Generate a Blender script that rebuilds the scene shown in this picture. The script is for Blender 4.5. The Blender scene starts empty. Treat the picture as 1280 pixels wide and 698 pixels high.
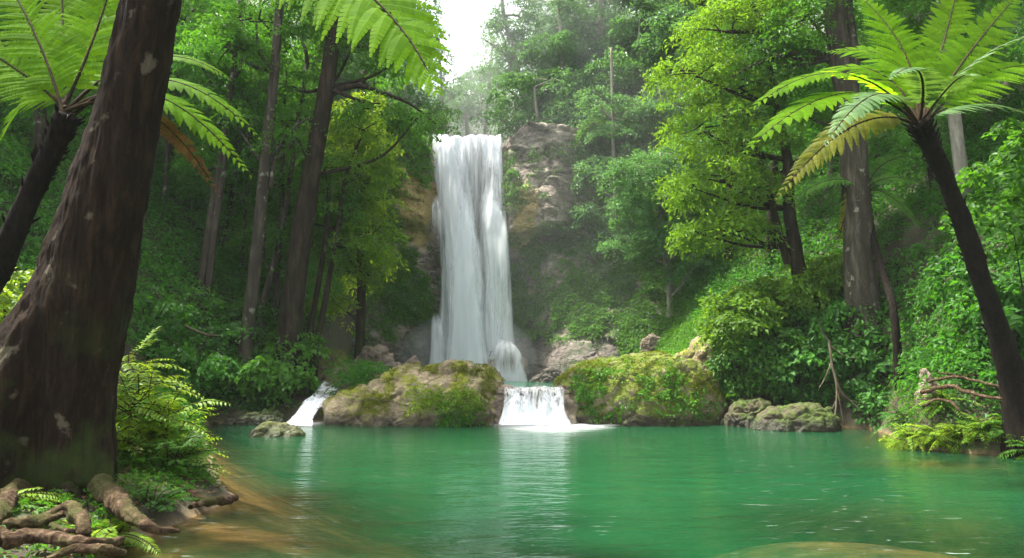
import bpy, math, random
import numpy as np
from mathutils import Vector

# ------------------------------------------------------------------ camera, sky, sun, exposure
SC = bpy.context.scene
COL = SC.collection
F = 24.0 / 36.0 * 1280.0
PITCH = math.radians(7.08)
CAMZ = 1.9
cam_d = bpy.data.cameras.new('camera')
cam_d.lens = 24.0
cam_d.sensor_width = 36.0
cam_d.clip_start = 0.1
cam_d.clip_end = 600.0
cam = bpy.data.objects.new('camera', cam_d)
COL.objects.link(cam)
cam.location = (0, 0, CAMZ)
cam.rotation_euler = (math.pi / 2 + PITCH, 0, 0)
SC.camera = cam

SUN_EL, SUN_AZ = math.radians(66), math.radians(-68)
world = bpy.data.worlds.new('World')
SC.world = world
world.use_nodes = True
wn = world.node_tree
bg = wn.nodes['Background']
sky = wn.nodes.new('ShaderNodeTexSky')
sky.sky_type = 'NISHITA'
sky.sun_disc = False
sky.sun_elevation = SUN_EL
sky.sun_rotation = SUN_AZ
sky.air_density = 1.0
sky.dust_density = 4.0
hs = wn.nodes.new('ShaderNodeHueSaturation')
hs.inputs['Saturation'].default_value = 0.32
hs.inputs['Value'].default_value = 1.15
wn.links.new(sky.outputs[0], hs.inputs['Color'])
wn.links.new(hs.outputs[0], bg.inputs['Color'])
bg.inputs['Strength'].default_value = 0.15
sun_d = bpy.data.lights.new('sun', 'SUN')
sun_d.energy = 4.4
sun_d.angle = math.radians(6.0)
sun_d.color = (1.0, 0.95, 0.84)
sun = bpy.data.objects.new('sun', sun_d)
COL.objects.link(sun)
S = Vector((math.sin(SUN_AZ) * math.cos(SUN_EL), math.cos(SUN_AZ) * math.cos(SUN_EL), math.sin(SUN_EL)))
sun.rotation_euler = S.to_track_quat('Z', 'Y').to_euler()
sun.location = (0, 60, 80)
vs = SC.view_settings
vs.view_transform = 'Standard'
vs.look = 'None'
vs.gamma = 1.0
vs.use_curve_mapping = False
vs.exposure = 1.82
HAZE = 0.0003
SC.render.engine = 'CYCLES'
cy = SC.cycles
cy.max_bounces = 7
cy.diffuse_bounces = 3
cy.glossy_bounces = 3
cy.transmission_bounces = 4
cy.transparent_max_bounces = 20
cy.volume_bounces = 1
cy.use_denoising = True
cy.sample_clamp_indirect = 6.0

# ------------------------------------------------------------------ maths helpers
def at(px, py, Y):
    """the point at depth Y (metres along +Y) that a photo pixel looks at"""
    u = (px - 640.0) / F
    v = -(py - 349.0) / F
    d = np.array([u, math.cos(PITCH) - v * math.sin(PITCH), math.sin(PITCH) + v * math.cos(PITCH)])
    d = d / d[1] * Y
    return d + np.array([0, 0, CAMZ])

def onz(px, py, z=0.0):
    d = at(px, py, 1.0) - np.array([0, 0, CAMZ])
    t = (z - CAMZ) / d[2]
    return d * t + np.array([0, 0, CAMZ])

def nrm(a):
    a = np.asarray(a, float)
    return a / np.maximum(np.linalg.norm(a, axis=-1, keepdims=True), 1e-9)

def _hash(i, j, k, seed):
    h = (i.astype(np.int64) * 374761393 + j.astype(np.int64) * 668265263 + k.astype(np.int64) * 2147483647 + seed * 974634777) & 0xFFFFFFFF
    h = ((h ^ (h >> 13)) * 1274126177) & 0xFFFFFFFF
    h = h ^ (h >> 16)
    return (h & 0xFFFF) / 65535.0

def vnoise(P, seed=0):
    P = np.asarray(P, float)
    I = np.floor(P)
    f = P - I
    I = I.astype(np.int64)
    w = f * f * (3 - 2 * f)
    r = 0
    for a in (0, 1):
        for b in (0, 1):
            for c in (0, 1):
                h = _hash(I[..., 0] + a, I[..., 1] + b, I[..., 2] + c, seed)
                r = r + h * (w[..., 0] if a else 1 - w[..., 0]) * (w[..., 1] if b else 1 - w[..., 1]) * (w[..., 2] if c else 1 - w[..., 2])
    return r

def fbm(P, seed=0, oct=4, gain=0.5):
    P = np.asarray(P, float)
    s, a, t = 0, 1.0, 0
    for o in range(oct):
        s = s + a * (vnoise(P * 2 ** o + 17.3 * o, seed + o) * 2 - 1)
        t += a
        a *= gain
    return s / t

def ridged(P, seed=0, oct=4):
    s, a, t = 0, 1.0, 0
    for o in range(oct):
        s = s + a * (1 - np.abs(vnoise(np.asarray(P, float) * 2 ** o + 5.1 * o, seed + o) * 2 - 1))
        t += a
        a *= 0.5
    return s / t

def cells(P, seed=0):
    """blocky rock: per-cell random value with a tilt, and the distance to the nearest crack"""
    P = np.asarray(P, float); sh = P.shape[:-1]; P = P.reshape(-1, 3)
    I = np.floor(P).astype(np.int64)
    d1 = np.full(len(P), 9.0); d2 = np.full(len(P), 9.0); val = np.zeros(len(P))
    for a in (-1, 0, 1):
        for b in (-1, 0, 1):
            for c in (-1, 0, 1):
                i, j, k = I[:, 0] + a, I[:, 1] + b, I[:, 2] + c
                off = np.stack([_hash(i, j, k, seed), _hash(i, j, k, seed + 1), _hash(i, j, k, seed + 2)], -1)
                dv = P - (np.stack([i, j, k], -1) + off)
                d = np.sqrt((dv ** 2).sum(1))
                tl = np.stack([_hash(i, j, k, seed + 3), _hash(i, j, k, seed + 4), _hash(i, j, k, seed + 5)], -1) - 0.5
                v = _hash(i, j, k, seed + 6) - 0.5 + (dv * tl).sum(1) * 1.2
                n1 = d < d1
                d2 = np.where(n1, d1, np.minimum(d2, d))
                val = np.where(n1, v, val); d1 = np.where(n1, d, d1)
    return val.reshape(sh), (d2 - d1).reshape(sh)

def sstep(a, b, x):
    t = np.clip((np.asarray(x, float) - a) / (b - a), 0, 1)
    return t * t * (3 - 2 * t)

def spline(pts, n):
    """Catmull-Rom through pts (rows of any width), n samples"""
    P = np.asarray(pts, float)
    if len(P) == 2:
        t = np.linspace(0, 1, n)[:, None]
        return P[0] * (1 - t) + P[1] * t
    P = np.vstack([2 * P[0] - P[1], P, 2 * P[-1] - P[-2]])
    m = len(P) - 3
    t = np.linspace(0, m - 1e-6, n)
    i = t.astype(int)
    u = (t - i)[:, None]
    a, b, c, d = P[i], P[i + 1], P[i + 2], P[i + 3]
    return 0.5 * (2 * b + (c - a) * u + (2 * a - 5 * b + 4 * c - d) * u ** 2 + (3 * b - a - 3 * c + d) * u ** 3)

# ------------------------------------------------------------------ mesh containers
class MB:
    """collects vertices and faces of ONE mesh"""
    def __init__(self):
        self.v, self.q, self.t, self.rq, self.rt, self.n = [], [], [], [], [], 0
    def add(self, V, Q=None, T=None, r=None):
        V = np.asarray(V, float).reshape(-1, 3)
        self.v.append(V)
        if Q is not None and len(Q):
            Q = np.asarray(Q, np.int64)
            self.q.append(Q + self.n)
            self.rq.append(np.broadcast_to(np.asarray(0.5 if r is None else r, float), (len(Q),)))
        if T is not None and len(T):
            T = np.asarray(T, np.int64)
            self.t.append(T + self.n)
            self.rt.append(np.broadcast_to(np.asarray(0.5 if r is None else r, float), (len(T),)))
        self.n += len(V)
        return self
    def mesh(self, name, off=(0, 0, 0), smooth=False, rnd=True):
        V = np.vstack(self.v) - np.asarray(off, float)
        Q = np.vstack(self.q) if self.q else np.zeros((0, 4), np.int64)
        T = np.vstack(self.t) if self.t else np.zeros((0, 3), np.int64)
        me = bpy.data.meshes.new(name)
        me.vertices.add(len(V))
        me.vertices.foreach_set('co', V.astype(np.float32).ravel())
        nl = Q.size + T.size
        me.loops.add(nl)
        me.loops.foreach_set('vertex_index', np.concatenate([Q.ravel(), T.ravel()]).astype(np.int32))
        me.polygons.add(len(Q) + len(T))
        st = np.concatenate([np.arange(len(Q)) * 4, Q.size + np.arange(len(T)) * 3]).astype(np.int32)
        me.polygons.foreach_set('loop_start', st)
        me.polygons.foreach_set('use_smooth', np.full(len(st), smooth, bool))
        me.update(calc_edges=True)
        if rnd:
            R = np.concatenate(self.rq + self.rt) if (self.rq or self.rt) else np.zeros(0)
            at_ = me.attributes.new('rnd', 'FLOAT', 'FACE')
            at_.data.foreach_set('value', R.astype(np.float32))
        return me
    def obj(self, name, mat, parent=None, smooth=False, rnd=True):
        off = np.array(parent_loc(parent))
        me = self.mesh(name, off, smooth, rnd)
        o = bpy.data.objects.new(name, me)
        COL.objects.link(o)
        me.materials.append(mat)
        if parent is not None:
            o.parent = parent
        return o

def parent_loc(p):
    l = Vector((0, 0, 0))
    while p is not None:
        l = l + p.location
        p = p.parent
    return l

def tag(o, label=None, cat=None, group=None, kind=None):
    if label: o['label'] = label
    if cat: o['category'] = cat
    if group: o['group'] = group
    if kind: o['kind'] = kind
    return o

def thing(name, label, cat, loc, group=None):
    o = bpy.data.objects.new(name, None)
    o.empty_display_size = 0.2
    COL.objects.link(o)
    o.location = Vector([float(c) for c in loc])
    return tag(o, label, cat, group)

def copy_tree(root, loc, rotz=0.0, scale=1.0, label=None):
    r = root.copy()
    COL.objects.link(r)
    r.location = Vector([float(c) for c in loc])
    r.rotation_euler = (0, 0, rotz)
    r.scale = (scale, scale, scale) if np.isscalar(scale) else scale
    if label: r['label'] = label
    def rec(src, dst):
        for ch in list(src.children):
            c = ch.copy()
            COL.objects.link(c)
            c.parent = dst
            rec(ch, c)
    rec(root, r)
    return r

def grid_faces(nr, nc, wrap=False):
    i = np.arange(nr - 1)[:, None]
    j = np.arange(nc if wrap else nc - 1)[None, :]
    j2 = (j + 1) % nc
    a = i * nc + j
    b = i * nc + j2
    c = (i + 1) * nc + j2
    d = (i + 1) * nc + j
    return np.stack([a, b, c, d], -1).reshape(-1, 4)

def tube(mb, pts, rad, n=8, seed=0, rough=0.0, nseg=None, r=0.5, cap=True, wob=0.0):
    """tapered round limb along pts"""
    P = np.asarray(pts, float)
    nseg = nseg or max(4, 3 * len(P))
    R = np.interp(np.linspace(0, 1, nseg), np.linspace(0, 1, len(rad)), rad)
    C = spline(P, nseg)
    if wob:
        qq = C * 5.0 + seed * 3.1
        C = C + (np.stack([fbm(qq, seed, 3), fbm(qq, seed + 11, 3), fbm(qq, seed + 23, 3)], -1) * wob * R[:, None])
    T = nrm(np.gradient(C, axis=0))
    ref = np.array([0, 0, 1.0]) if abs(T[0, 2]) < 0.8 else np.array([0.0, 1.0, 0])
    s = nrm(np.cross(np.broadcast_to(ref, T.shape), T))
    b = np.cross(T, s)
    a = np.linspace(0, 2 * np.pi, n, endpoint=False)
    ring = s[:, None, :] * np.cos(a)[None, :, None] + b[:, None, :] * np.sin(a)[None, :, None]
    RR = R[:, None] * np.ones((1, n))
    if rough:
        q = C[:, None, :] / max(R.mean(), 1e-3) * np.array([0.4, 0.4, 0.35]) + ring * (0.9 if rough < 0.25 else 1.7)
        RR = RR * (1 + rough * fbm(q, seed, 3))
    V = C[:, None, :] + ring * RR[:, :, None]
    mb.add(V, grid_faces(nseg, n, True), r=r)
    if cap:
        k = mb.n
        mb.add(np.array([C[-1] + T[-1] * R[-1] * 0.6]), None)
        base = k - n
        idx = np.arange(n)
        mb.t.append(np.stack([base + idx, base + (idx + 1) % n, np.full(n, k)], -1))
        mb.rt.append(np.full(n, r))
    return C

# ------------------------------------------------------------------ leaves
def leaves(mb, base, axis, norm, L, W, r, fine=False, fold=0.25):
    """one folded blade per row: two triangles, or six faces with a drooping tip when fine"""
    base = np.asarray(base, float); axis = nrm(axis)
    side = nrm(np.cross(axis, norm)); up = np.cross(side, axis)
    L = np.broadcast_to(L, (len(base),))[:, None]; W = np.broadcast_to(W, (len(base),))[:, None]
    n = len(base)
    if not fine:
        tip = base + axis * L - up * L * 0.12
        mid = base + axis * L * 0.48
        rr = mid + side * W * 0.5 + up * W * fold
        ll = mid - side * W * 0.5 + up * W * fold
        V = np.stack([base, rr, tip, ll], 1).reshape(-1, 3)
        k = np.arange(n)[:, None] * 4
        T = np.concatenate([k + np.array([[0, 1, 2]]), k + np.array([[0, 2, 3]])])
        mb.add(V, None, T, np.concatenate([r, r]) if not np.isscalar(r) else r)
    else:
        m1 = base + axis * L * 0.33 - up * L * 0.02
        m2 = base + axis * L * 0.68 - up * L * 0.08
        tip = base + axis * L - up * L * 0.24
        r1 = m1 + side * W * 0.48 + up * W * fold * 0.5; l1 = m1 - side * W * 0.48 + up * W * fold * 0.5
        r2 = m2 + side * W * 0.40 + up * W * fold * 0.4; l2 = m2 - side * W * 0.40 + up * W * fold * 0.4
        V = np.stack([base, m1, m2, tip, r1, r2, l1, l2], 1).reshape(-1, 3)
        k = np.arange(n)[:, None] * 8
        T = np.concatenate([k + np.array([[a]]) for a in ([0, 4, 1], [0, 1, 6], [2, 5, 3], [2, 3, 7])])
        Q = np.concatenate([k + np.array([[a]]) for a in ([1, 4, 5, 2], [1, 2, 7, 6])])
        V0 = mb.n
        T = T.reshape(-1, 3); Q = Q.reshape(-1, 4)
        rr_ = np.asarray(r if not np.isscalar(r) else np.full(n, r))
        mb.v.append(V); mb.n += len(V)
        mb.t.append(T + V0); mb.rt.append(np.tile(rr_, 4))
        mb.q.append(Q + V0); mb.rq.append(np.tile(rr_, 2))

def sprays(mb, rng, C, out, rad, nl, L, droop=0.5, upw=0.8, tilt=0.45, wl=0.42, fine=False, rbias=0.0, thick=0.16):
    """flattish sprays of leaves round the points C, each facing up and outward"""
    n = len(C)
    if n == 0: return
    out = nrm(out)
    rad = np.broadcast_to(rad, (n,))
    N = nrm(np.array([0, 0, upw]) + out * 0.45 + rng.normal(0, 0.22, (n, 3)))
    e1 = nrm(out - N * (out * N).sum(1, keepdims=True) + 1e-4)
    e2 = np.cross(N, e1)
    m = n * nl
    sp = np.repeat(np.arange(n), nl)
    a = rng.uniform(0, 2 * np.pi, m)
    q = np.sqrt(rng.uniform(0.02, 1, m))
    rr = q * rad[sp]
    ca, sa = np.cos(a)[:, None], np.sin(a)[:, None]
    pos = C[sp] + rr[:, None] * (ca * e1[sp] + sa * e2[sp]) + N[sp] * (rng.normal(0, thick, m) * rad[sp])[:, None]
    pos[:, 2] -= droop * rr * q
    ax = nrm(ca * e1[sp] + sa * e2[sp] + rng.normal(0, 0.45, (m, 3)) + np.array([0, 0, -0.3]))
    no = nrm(N[sp] + rng.normal(0, tilt, (m, 3)))
    LL = L * rng.uniform(0.5, 1.4, m) * rng.uniform(0.75, 1.25, n)[sp]
    spr = rng.uniform(0, 1, n)
    r = np.clip(0.55 * spr[sp] + 0.45 * rng.uniform(0, 1, m) + rbias, 0, 1)
    leaves(mb, pos - ax * (LL * 0.5)[:, None], ax, no, LL, LL * wl * rng.uniform(0.8, 1.2, m), r, fine)

def lobe_points(rng, c, R, n, seed=0, lo=0.5, zmin=-0.75, gap=0.33):
    d = nrm(rng.normal(0, 1, (int(n * 1.9), 3)))
    d = d[d[:, 2] > zmin]
    g = vnoise(d * 1.9 + seed * 3.7, seed)
    d = d[g > gap][:n]
    g = vnoise(d * 1.9 + seed * 3.7, seed)
    f = lo + (1 - lo) * rng.uniform(0, 1, len(d)) ** 0.6
    f = f * (0.78 + 0.42 * g)
    return np.asarray(c) + d * f[:, None] * np.asarray(R), d

def lobe(mb, rng, c, R, n, nl=60, L=0.14, rad=0.6, seed=0, **k):
    gap = k.pop('gap', 0.33)
    C, d = lobe_points(rng, c, R, n, seed, gap=gap)
    sprays(mb, rng, C, d + np.array([0, 0, 0.15]), rad * rng.uniform(0.6, 1.25, len(C)), nl, L, **k)
    return C

# ------------------------------------------------------------------ materials
def mat(name):
    m = bpy.data.materials.new(name)
    m.use_nodes = True
    nt = m.node_tree
    for n_ in list(nt.nodes):
        nt.nodes.remove(n_)
    out = nt.nodes.new('ShaderNodeOutputMaterial')
    return m, nt, out

def N(nt, typ, **kw):
    n_ = nt.nodes.new(typ)
    for k, v in kw.items():
        if k.startswith('i_'):
            n_.inputs[k[2:].replace('_', ' ')].default_value = v
        else:
            setattr(n_, k, v)
    return n_

def ramp(nt, src, stops):
    n_ = nt.nodes.new('ShaderNodeValToRGB')
    cr = n_.color_ramp
    while len(cr.elements) < len(stops):
        cr.elements.new(0.5)
    for e, (p, c) in zip(cr.elements, stops):
        e.position = p
        e.color = (c[0], c[1], c[2], 1) if not np.isscalar(c) else (c, c, c, 1)
    nt.links.new(src, n_.inputs[0])
    return n_

def mixc(nt, fac, a, b, mode='MIX'):
    n_ = nt.nodes.new('ShaderNodeMix')
    n_.data_type = 'RGBA'
    n_.blend_type = mode
    for s, v in ((n_.inputs[0], fac), (n_.inputs[6], a), (n_.inputs[7], b)):
        if isinstance(v, bpy.types.NodeSocket):
            nt.links.new(v, s)
        elif np.isscalar(v):
            s.default_value = v
        else:
            s.default_value = (v[0], v[1], v[2], 1)
    return n_.outputs[2]

def noise(nt, scale, detail=4.0, rough=0.55, vec=None, sc=None, coord='Object', dist=0.0):
    tc = nt.nodes.new('ShaderNodeTexCoord')
    src = tc.outputs[coord]
    if sc is not None:
        mp = nt.nodes.new('ShaderNodeMapping')
        mp.inputs['Scale'].default_value = sc
        nt.links.new(src, mp.inputs[0])
        src = mp.outputs[0]
    n_ = nt.nodes.new('ShaderNodeTexNoise')
    n_.inputs['Scale'].default_value = scale
    n_.inputs['Detail'].default_value = detail
    n_.inputs['Roughness'].default_value = rough
    n_.inputs['Distortion'].default_value = dist
    nt.links.new(src, n_.inputs['Vector'])
    return n_.outputs['Fac']

def leaf_mat(name, dark, light, trans, tfac=0.4, rough=0.5, spec=0.22):
    m, nt, out = mat(name)
    a = N(nt, 'ShaderNodeAttribute', attribute_name='rnd')
    oi = N(nt, 'ShaderNodeObjectInfo')
    c = ramp(nt, a.outputs['Fac'], [(0.0, dark), (0.55, tuple(0.5 * (x + y) for x, y in zip(dark, light))), (1.0, light)]).outputs[0]
    h = N(nt, 'ShaderNodeHueSaturation')
    mr = N(nt, 'ShaderNodeMapRange')
    mr.inputs['To Min'].default_value = 0.85; mr.inputs['To Max'].default_value = 1.15
    nt.links.new(oi.outputs['Random'], mr.inputs[0])
    nt.links.new(mr.outputs[0], h.inputs['Value'])
    nt.links.new(c, h.inputs['Color'])
    p = N(nt, 'ShaderNodeBsdfPrincipled')
    nt.links.new(h.outputs[0], p.inputs['Base Color'])
    p.inputs['Roughness'].default_value = rough
    p.inputs['Specular IOR Level'].default_value = spec
    t = N(nt, 'ShaderNodeBsdfTranslucent')
    tc = mixc(nt, a.outputs['Fac'], tuple(x * 0.6 for x in trans), trans)
    nt.links.new(tc, t.inputs['Color'])
    mx = N(nt, 'ShaderNodeMixShader')
    mx.inputs[0].default_value = tfac
    nt.links.new(p.outputs[0], mx.inputs[1]); nt.links.new(t.outputs[0], mx.inputs[2])
    nt.links.new(mx.outputs[0], out.inputs[0])
    return m

def bark_mat(name, c1, c2, lichen=None, moss=None, scale=6.0, bump=0.5, mossz=None, st=0.16):
    m, nt, out = mat(name)
    n1 = noise(nt, scale, 6, 0.65, sc=(1, 1, st), dist=0.6)
    n2 = noise(nt, scale * 3.1, 5, 0.7, sc=(1, 1, min(1, st * 2.2)))
    c = ramp(nt, n1, [(0.3, tuple(x * 0.45 for x in c1)), (0.5, c1), (0.72, c2)]).outputs[0]
    c = mixc(nt, 0.5, c, ramp(nt, n2, [(0.3, 0.35), (0.7, 1.0)]).outputs[0], 'MULTIPLY')
    if lichen:
        n3 = noise(nt, 3.2, 5, 0.55, sc=(1, 1, 0.8))
        c = mixc(nt, ramp(nt, n3, [(0.63, 0.0), (0.68, 0.75)]).outputs[0], c, lichen)
    if moss:
        n4 = noise(nt, 1.3, 5, 0.6)
        f = ramp(nt, n4, [(0.5, 0.0), (0.62, 0.8)]).outputs[0]
        if mossz:
            g = N(nt, 'ShaderNodeNewGeometry')
            sx = N(nt, 'ShaderNodeSeparateXYZ')
            nt.links.new(g.outputs['Position'], sx.inputs[0])
            mr = N(nt, 'ShaderNodeMapRange')
            mr.inputs['From Min'].default_value = mossz[0]; mr.inputs['From Max'].default_value = mossz[1]
            mr.inputs['To Min'].default_value = 1; mr.inputs['To Max'].default_value = 0
            nt.links.new(sx.outputs['Z'], mr.inputs[0])
            f = mixc(nt, 1.0, f, mr.outputs[0], 'MULTIPLY')
        c = mixc(nt, f, c, moss)
    p = N(nt, 'ShaderNodeBsdfPrincipled')
    p.inputs['Roughness'].default_value = 0.9
    p.inputs['Specular IOR Level'].default_value = 0.12
    nt.links.new(c, p.inputs['Base Color'])
    b = N(nt, 'ShaderNodeBump')
    b.inputs['Strength'].default_value = bump
    b.inputs['Distance'].default_value = 0.06
    ad = N(nt, 'ShaderNodeMath', operation='MULTIPLY_ADD')
    ad.inputs[1].default_value = 0.5
    nt.links.new(n2, ad.inputs[0]); nt.links.new(n1, ad.inputs[2])
    nt.links.new(ad.outputs[0], b.inputs['Height'])
    nt.links.new(b.outputs[0], p.inputs['Normal'])
    nt.links.new(p.outputs[0], out.inputs[0])
    return m

def rock_mat(name, base, dark, pale, moss=None, moss_lo=0.5, ochre=None, scale=1.0, strata=False, wet_z=None, up_lo=0.15, bump=0.7, stain=False):
    m, nt, out = mat(name)
    n1 = noise(nt, 0.8 * scale, 6, 0.62, sc=(1, 1, 1.6 if strata else 1.0), dist=0.4)
    n2 = noise(nt, 4.5 * scale, 7, 0.68, sc=(1, 1, 2.2 if strata else 1.0))
    n3 = noise(nt, 16 * scale, 4, 0.7)
    c = ramp(nt, n1, [(0.3, dark), (0.5, base), (0.7, pale)]).outputs[0]
    c = mixc(nt, 0.75, c, ramp(nt, n2, [(0.28, 0.25), (0.62, 1.0)]).outputs[0], 'MULTIPLY')
    c = mixc(nt, 0.4, c, ramp(nt, n3, [(0.3, 0.4), (0.6, 1.0)]).outputs[0], 'MULTIPLY')
    g = N(nt, 'ShaderNodeNewGeometry')
    if ochre:
        n5 = noise(nt, 0.45 * scale, 4, 0.6, sc=(1, 1, 0.5))
        c = mixc(nt, ramp(nt, n5, [(0.55, 0.0), (0.66, 0.8)]).outputs[0], c, ochre)
    rough = 0.8
    if stain:
        sa = N(nt, 'ShaderNodeAttribute', attribute_name='stain')
        oc = ramp(nt, n2, [(0.3, (0.22, 0.13, 0.06)), (0.5, (0.48, 0.34, 0.13)), (0.7, (0.40, 0.36, 0.08))]).outputs[0]
        c = mixc(nt, ramp(nt, sa.outputs['Fac'], [(0.25, 0.0), (0.7, 0.85)]).outputs[0], c, oc)
    if moss:
        sx = N(nt, 'ShaderNodeSeparateXYZ')
        nt.links.new(g.outputs['Normal'], sx.inputs[0])
        upf = ramp(nt, sx.outputs['Z'], [(up_lo, 0.0), (min(up_lo + 0.4, 1.0), 1.0)]).outputs[0]
        n4 = noise(nt, 1.1 * scale, 9, 0.72)
        mf = ramp(nt, n4, [(moss_lo - 0.03, 0.0), (moss_lo + 0.08, 1.0)]).outputs[0]
        f = mixc(nt, 1.0, upf, mf, 'MULTIPLY')
        n6 = noise(nt, 5.0 * scale, 5, 0.7)
        mc = ramp(nt, n6, [(0.3, tuple(x * 0.4 for x in moss)), (0.6, moss), (0.8, (moss[0] * 1.5, moss[1] * 1.25, moss[2]))]).outputs[0]
        c = mixc(nt, f, c, mc)
    p = N(nt, 'ShaderNodeBsdfPrincipled')
    p.inputs['Roughness'].default_value = rough
    p.inputs['Specular IOR Level'].default_value = 0.3
    vo = N(nt, 'ShaderNodeTexVoronoi', feature='DISTANCE_TO_EDGE')
    vo.inputs['Scale'].default_value = 1.9 * scale
    tcv = N(nt, 'ShaderNodeTexCoord'); mpv = N(nt, 'ShaderNodeMapping'); mpv.inputs['Scale'].default_value = (1, 1, 1.8)
    mxv = N(nt, 'ShaderNodeMix'); mxv.data_type = 'VECTOR'; mxv.inputs[0].default_value = 0.12
    nv = N(nt, 'ShaderNodeTexNoise'); nv.inputs['Scale'].default_value = 3.0; nv.inputs['Detail'].default_value = 5
    nt.links.new(tcv.outputs['Object'], mpv.inputs[0]); nt.links.new(mpv.outputs[0], nv.inputs['Vector'])
    nt.links.new(mpv.outputs[0], mxv.inputs[4]); nt.links.new(nv.outputs['Color'], mxv.inputs[5])
    nt.links.new(mxv.outputs[1], vo.inputs['Vector'])
    crk = ramp(nt, vo.outputs['Distance'], [(0.0, 0.0), (0.035, 1.0)])
    if wet_z:
        sx2 = N(nt, 'ShaderNodeSeparateXYZ')
        nt.links.new(g.outputs['Position'], sx2.inputs[0])
        mr = N(nt, 'ShaderNodeMapRange')
        mr.inputs['From Min'].default_value = wet_z[0]; mr.inputs['From Max'].default_value = wet_z[1]
        nt.links.new(sx2.outputs['Z'], mr.inputs[0])
        c = mixc(nt, ramp(nt, mr.outputs[0], [(0.0, 0.30), (0.55, 0.42), (1.0, 1.0)]).outputs[0], (0, 0, 0), c)
        rr = ramp(nt, mr.outputs[0], [(0.0, 0.3), (1.0, 0.85)])
        nt.links.new(rr.outputs[0], p.inputs['Roughness'])
    nt.links.new(c, p.inputs['Base Color'])
    b = N(nt, 'ShaderNodeBump')
    b.inputs['Strength'].default_value = bump
    b.inputs['Distance'].default_value = 0.12 / scale
    ad = N(nt, 'ShaderNodeMath', operation='MULTIPLY_ADD')
    ad.inputs[1].default_value = 0.35
    nt.links.new(n3, ad.inputs[0]); nt.links.new(n2, ad.inputs[2])
    ad2 = N(nt, 'ShaderNodeMath', operation='MULTIPLY_ADD'); ad2.inputs[1].default_value = 0.35
    nt.links.new(crk.outputs[0], ad2.inputs[0]); nt.links.new(ad.outputs[0], ad2.inputs[2])
    nt.links.new(ad2.outputs[0], b.inputs['Height'])
    nt.links.new(b.outputs[0], p.inputs['Normal'])
    nt.links.new(p.outputs[0], out.inputs[0])
    return m

LEAF_DARK = leaf_mat('leaf_deep_green', (0.016, 0.064, 0.010), (0.060, 0.195, 0.020), (0.10, 0.34, 0.015), 0.43)
LEAF_MID = leaf_mat('leaf_green', (0.022, 0.078, 0.008), (0.075, 0.205, 0.016), (0.14, 0.38, 0.015), 0.42)
LEAF_LIT = leaf_mat('leaf_sunlit_yellow_green', (0.042, 0.105, 0.008), (0.125, 0.255, 0.014), (0.24, 0.44, 0.015), 0.45)  # lit version of the green leaf, sunlight put into the colour
LEAF_MOSS = leaf_mat('leaf_bright_green', (0.035, 0.11, 0.012), (0.11, 0.25, 0.025), (0.16, 0.40, 0.02), 0.4)
LEAF_COOL_HAZE = leaf_mat('leaf_cool_hazy_green', (0.035, 0.10, 0.035), (0.10, 0.22, 0.075), (0.16, 0.36, 0.06), 0.42)  # cool green made paler and greyer, distance haze put into the colour
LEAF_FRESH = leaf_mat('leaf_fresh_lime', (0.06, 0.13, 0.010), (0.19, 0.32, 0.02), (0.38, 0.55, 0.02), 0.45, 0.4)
FERN_LIT = leaf_mat('fern_lime', (0.075, 0.17, 0.004), (0.15, 0.29, 0.006), (0.40, 0.72, 0.010), 0.64, 0.65, 0.05)
FERN_GREY = leaf_mat('fern_grey_green', (0.045, 0.11, 0.025), (0.10, 0.19, 0.05), (0.16, 0.30, 0.03), 0.3, 0.45, 0.3)
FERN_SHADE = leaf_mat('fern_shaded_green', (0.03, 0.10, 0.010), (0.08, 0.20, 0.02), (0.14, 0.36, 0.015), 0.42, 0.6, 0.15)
FERN_DEAD = leaf_mat('fern_rust', (0.07, 0.032, 0.012), (0.20, 0.095, 0.028), (0.28, 0.125, 0.03), 0.4, 0.6, 0.12)
FERN_OLIVE = leaf_mat('fern_olive_yellow', (0.09, 0.105, 0.010), (0.19, 0.18, 0.018), (0.34, 0.33, 0.025), 0.45, 0.55, 0.12)
LITTER = leaf_mat('dead_leaf', (0.045, 0.025, 0.012), (0.20, 0.13, 0.06), (0.15, 0.08, 0.03), 0.2, 0.7, 0.2)
BARK_BIG = bark_mat('bark_dark_brown', (0.018, 0.0105, 0.0055), (0.050, 0.030, 0.0155), (0.12, 0.10, 0.07), (0.035, 0.06, 0.010), 11.0, 1.0, (0.2, 3.2))
BARK_GREY = bark_mat('bark_grey', (0.055, 0.046, 0.034), (0.13, 0.11, 0.085), (0.24, 0.22, 0.18), (0.04, 0.07, 0.015), 5.0, 0.5, (0.0, 5.0))
BARK_DARK = bark_mat('bark_brown', (0.026, 0.019, 0.012), (0.065, 0.048, 0.030), None, (0.03, 0.06, 0.012), 6.0, 0.5, (0.0, 6.0))
BARK_FERN = bark_mat('fern_trunk_fibre', (0.009, 0.006, 0.004), (0.03, 0.020, 0.013), None, None, 14.0, 1.0)
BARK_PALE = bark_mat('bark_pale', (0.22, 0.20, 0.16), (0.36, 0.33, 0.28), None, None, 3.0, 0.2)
ROOT_TAN = bark_mat('root_tan', (0.075, 0.046, 0.026), (0.25, 0.17, 0.105), None, (0.05, 0.07, 0.012), 13.0, 1.0, (0.0, 2.0), 0.9)
STALK = bark_mat('frond_stalk', (0.035, 0.020, 0.010), (0.09, 0.06, 0.025), None, None, 10.0, 0.2)
TWIG = bark_mat('dry_twig', (0.13, 0.105, 0.07), (0.27, 0.23, 0.17), None, None, 8.0, 0.2)
ROCK_MOSSY = rock_mat('rock_tan_mossy', (0.40, 0.31, 0.20), (0.20, 0.15, 0.09), (0.56, 0.46, 0.32), (0.17, 0.19, 0.010), 0.475, wet_z=(0.05, 0.45), up_lo=0.0)
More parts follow.
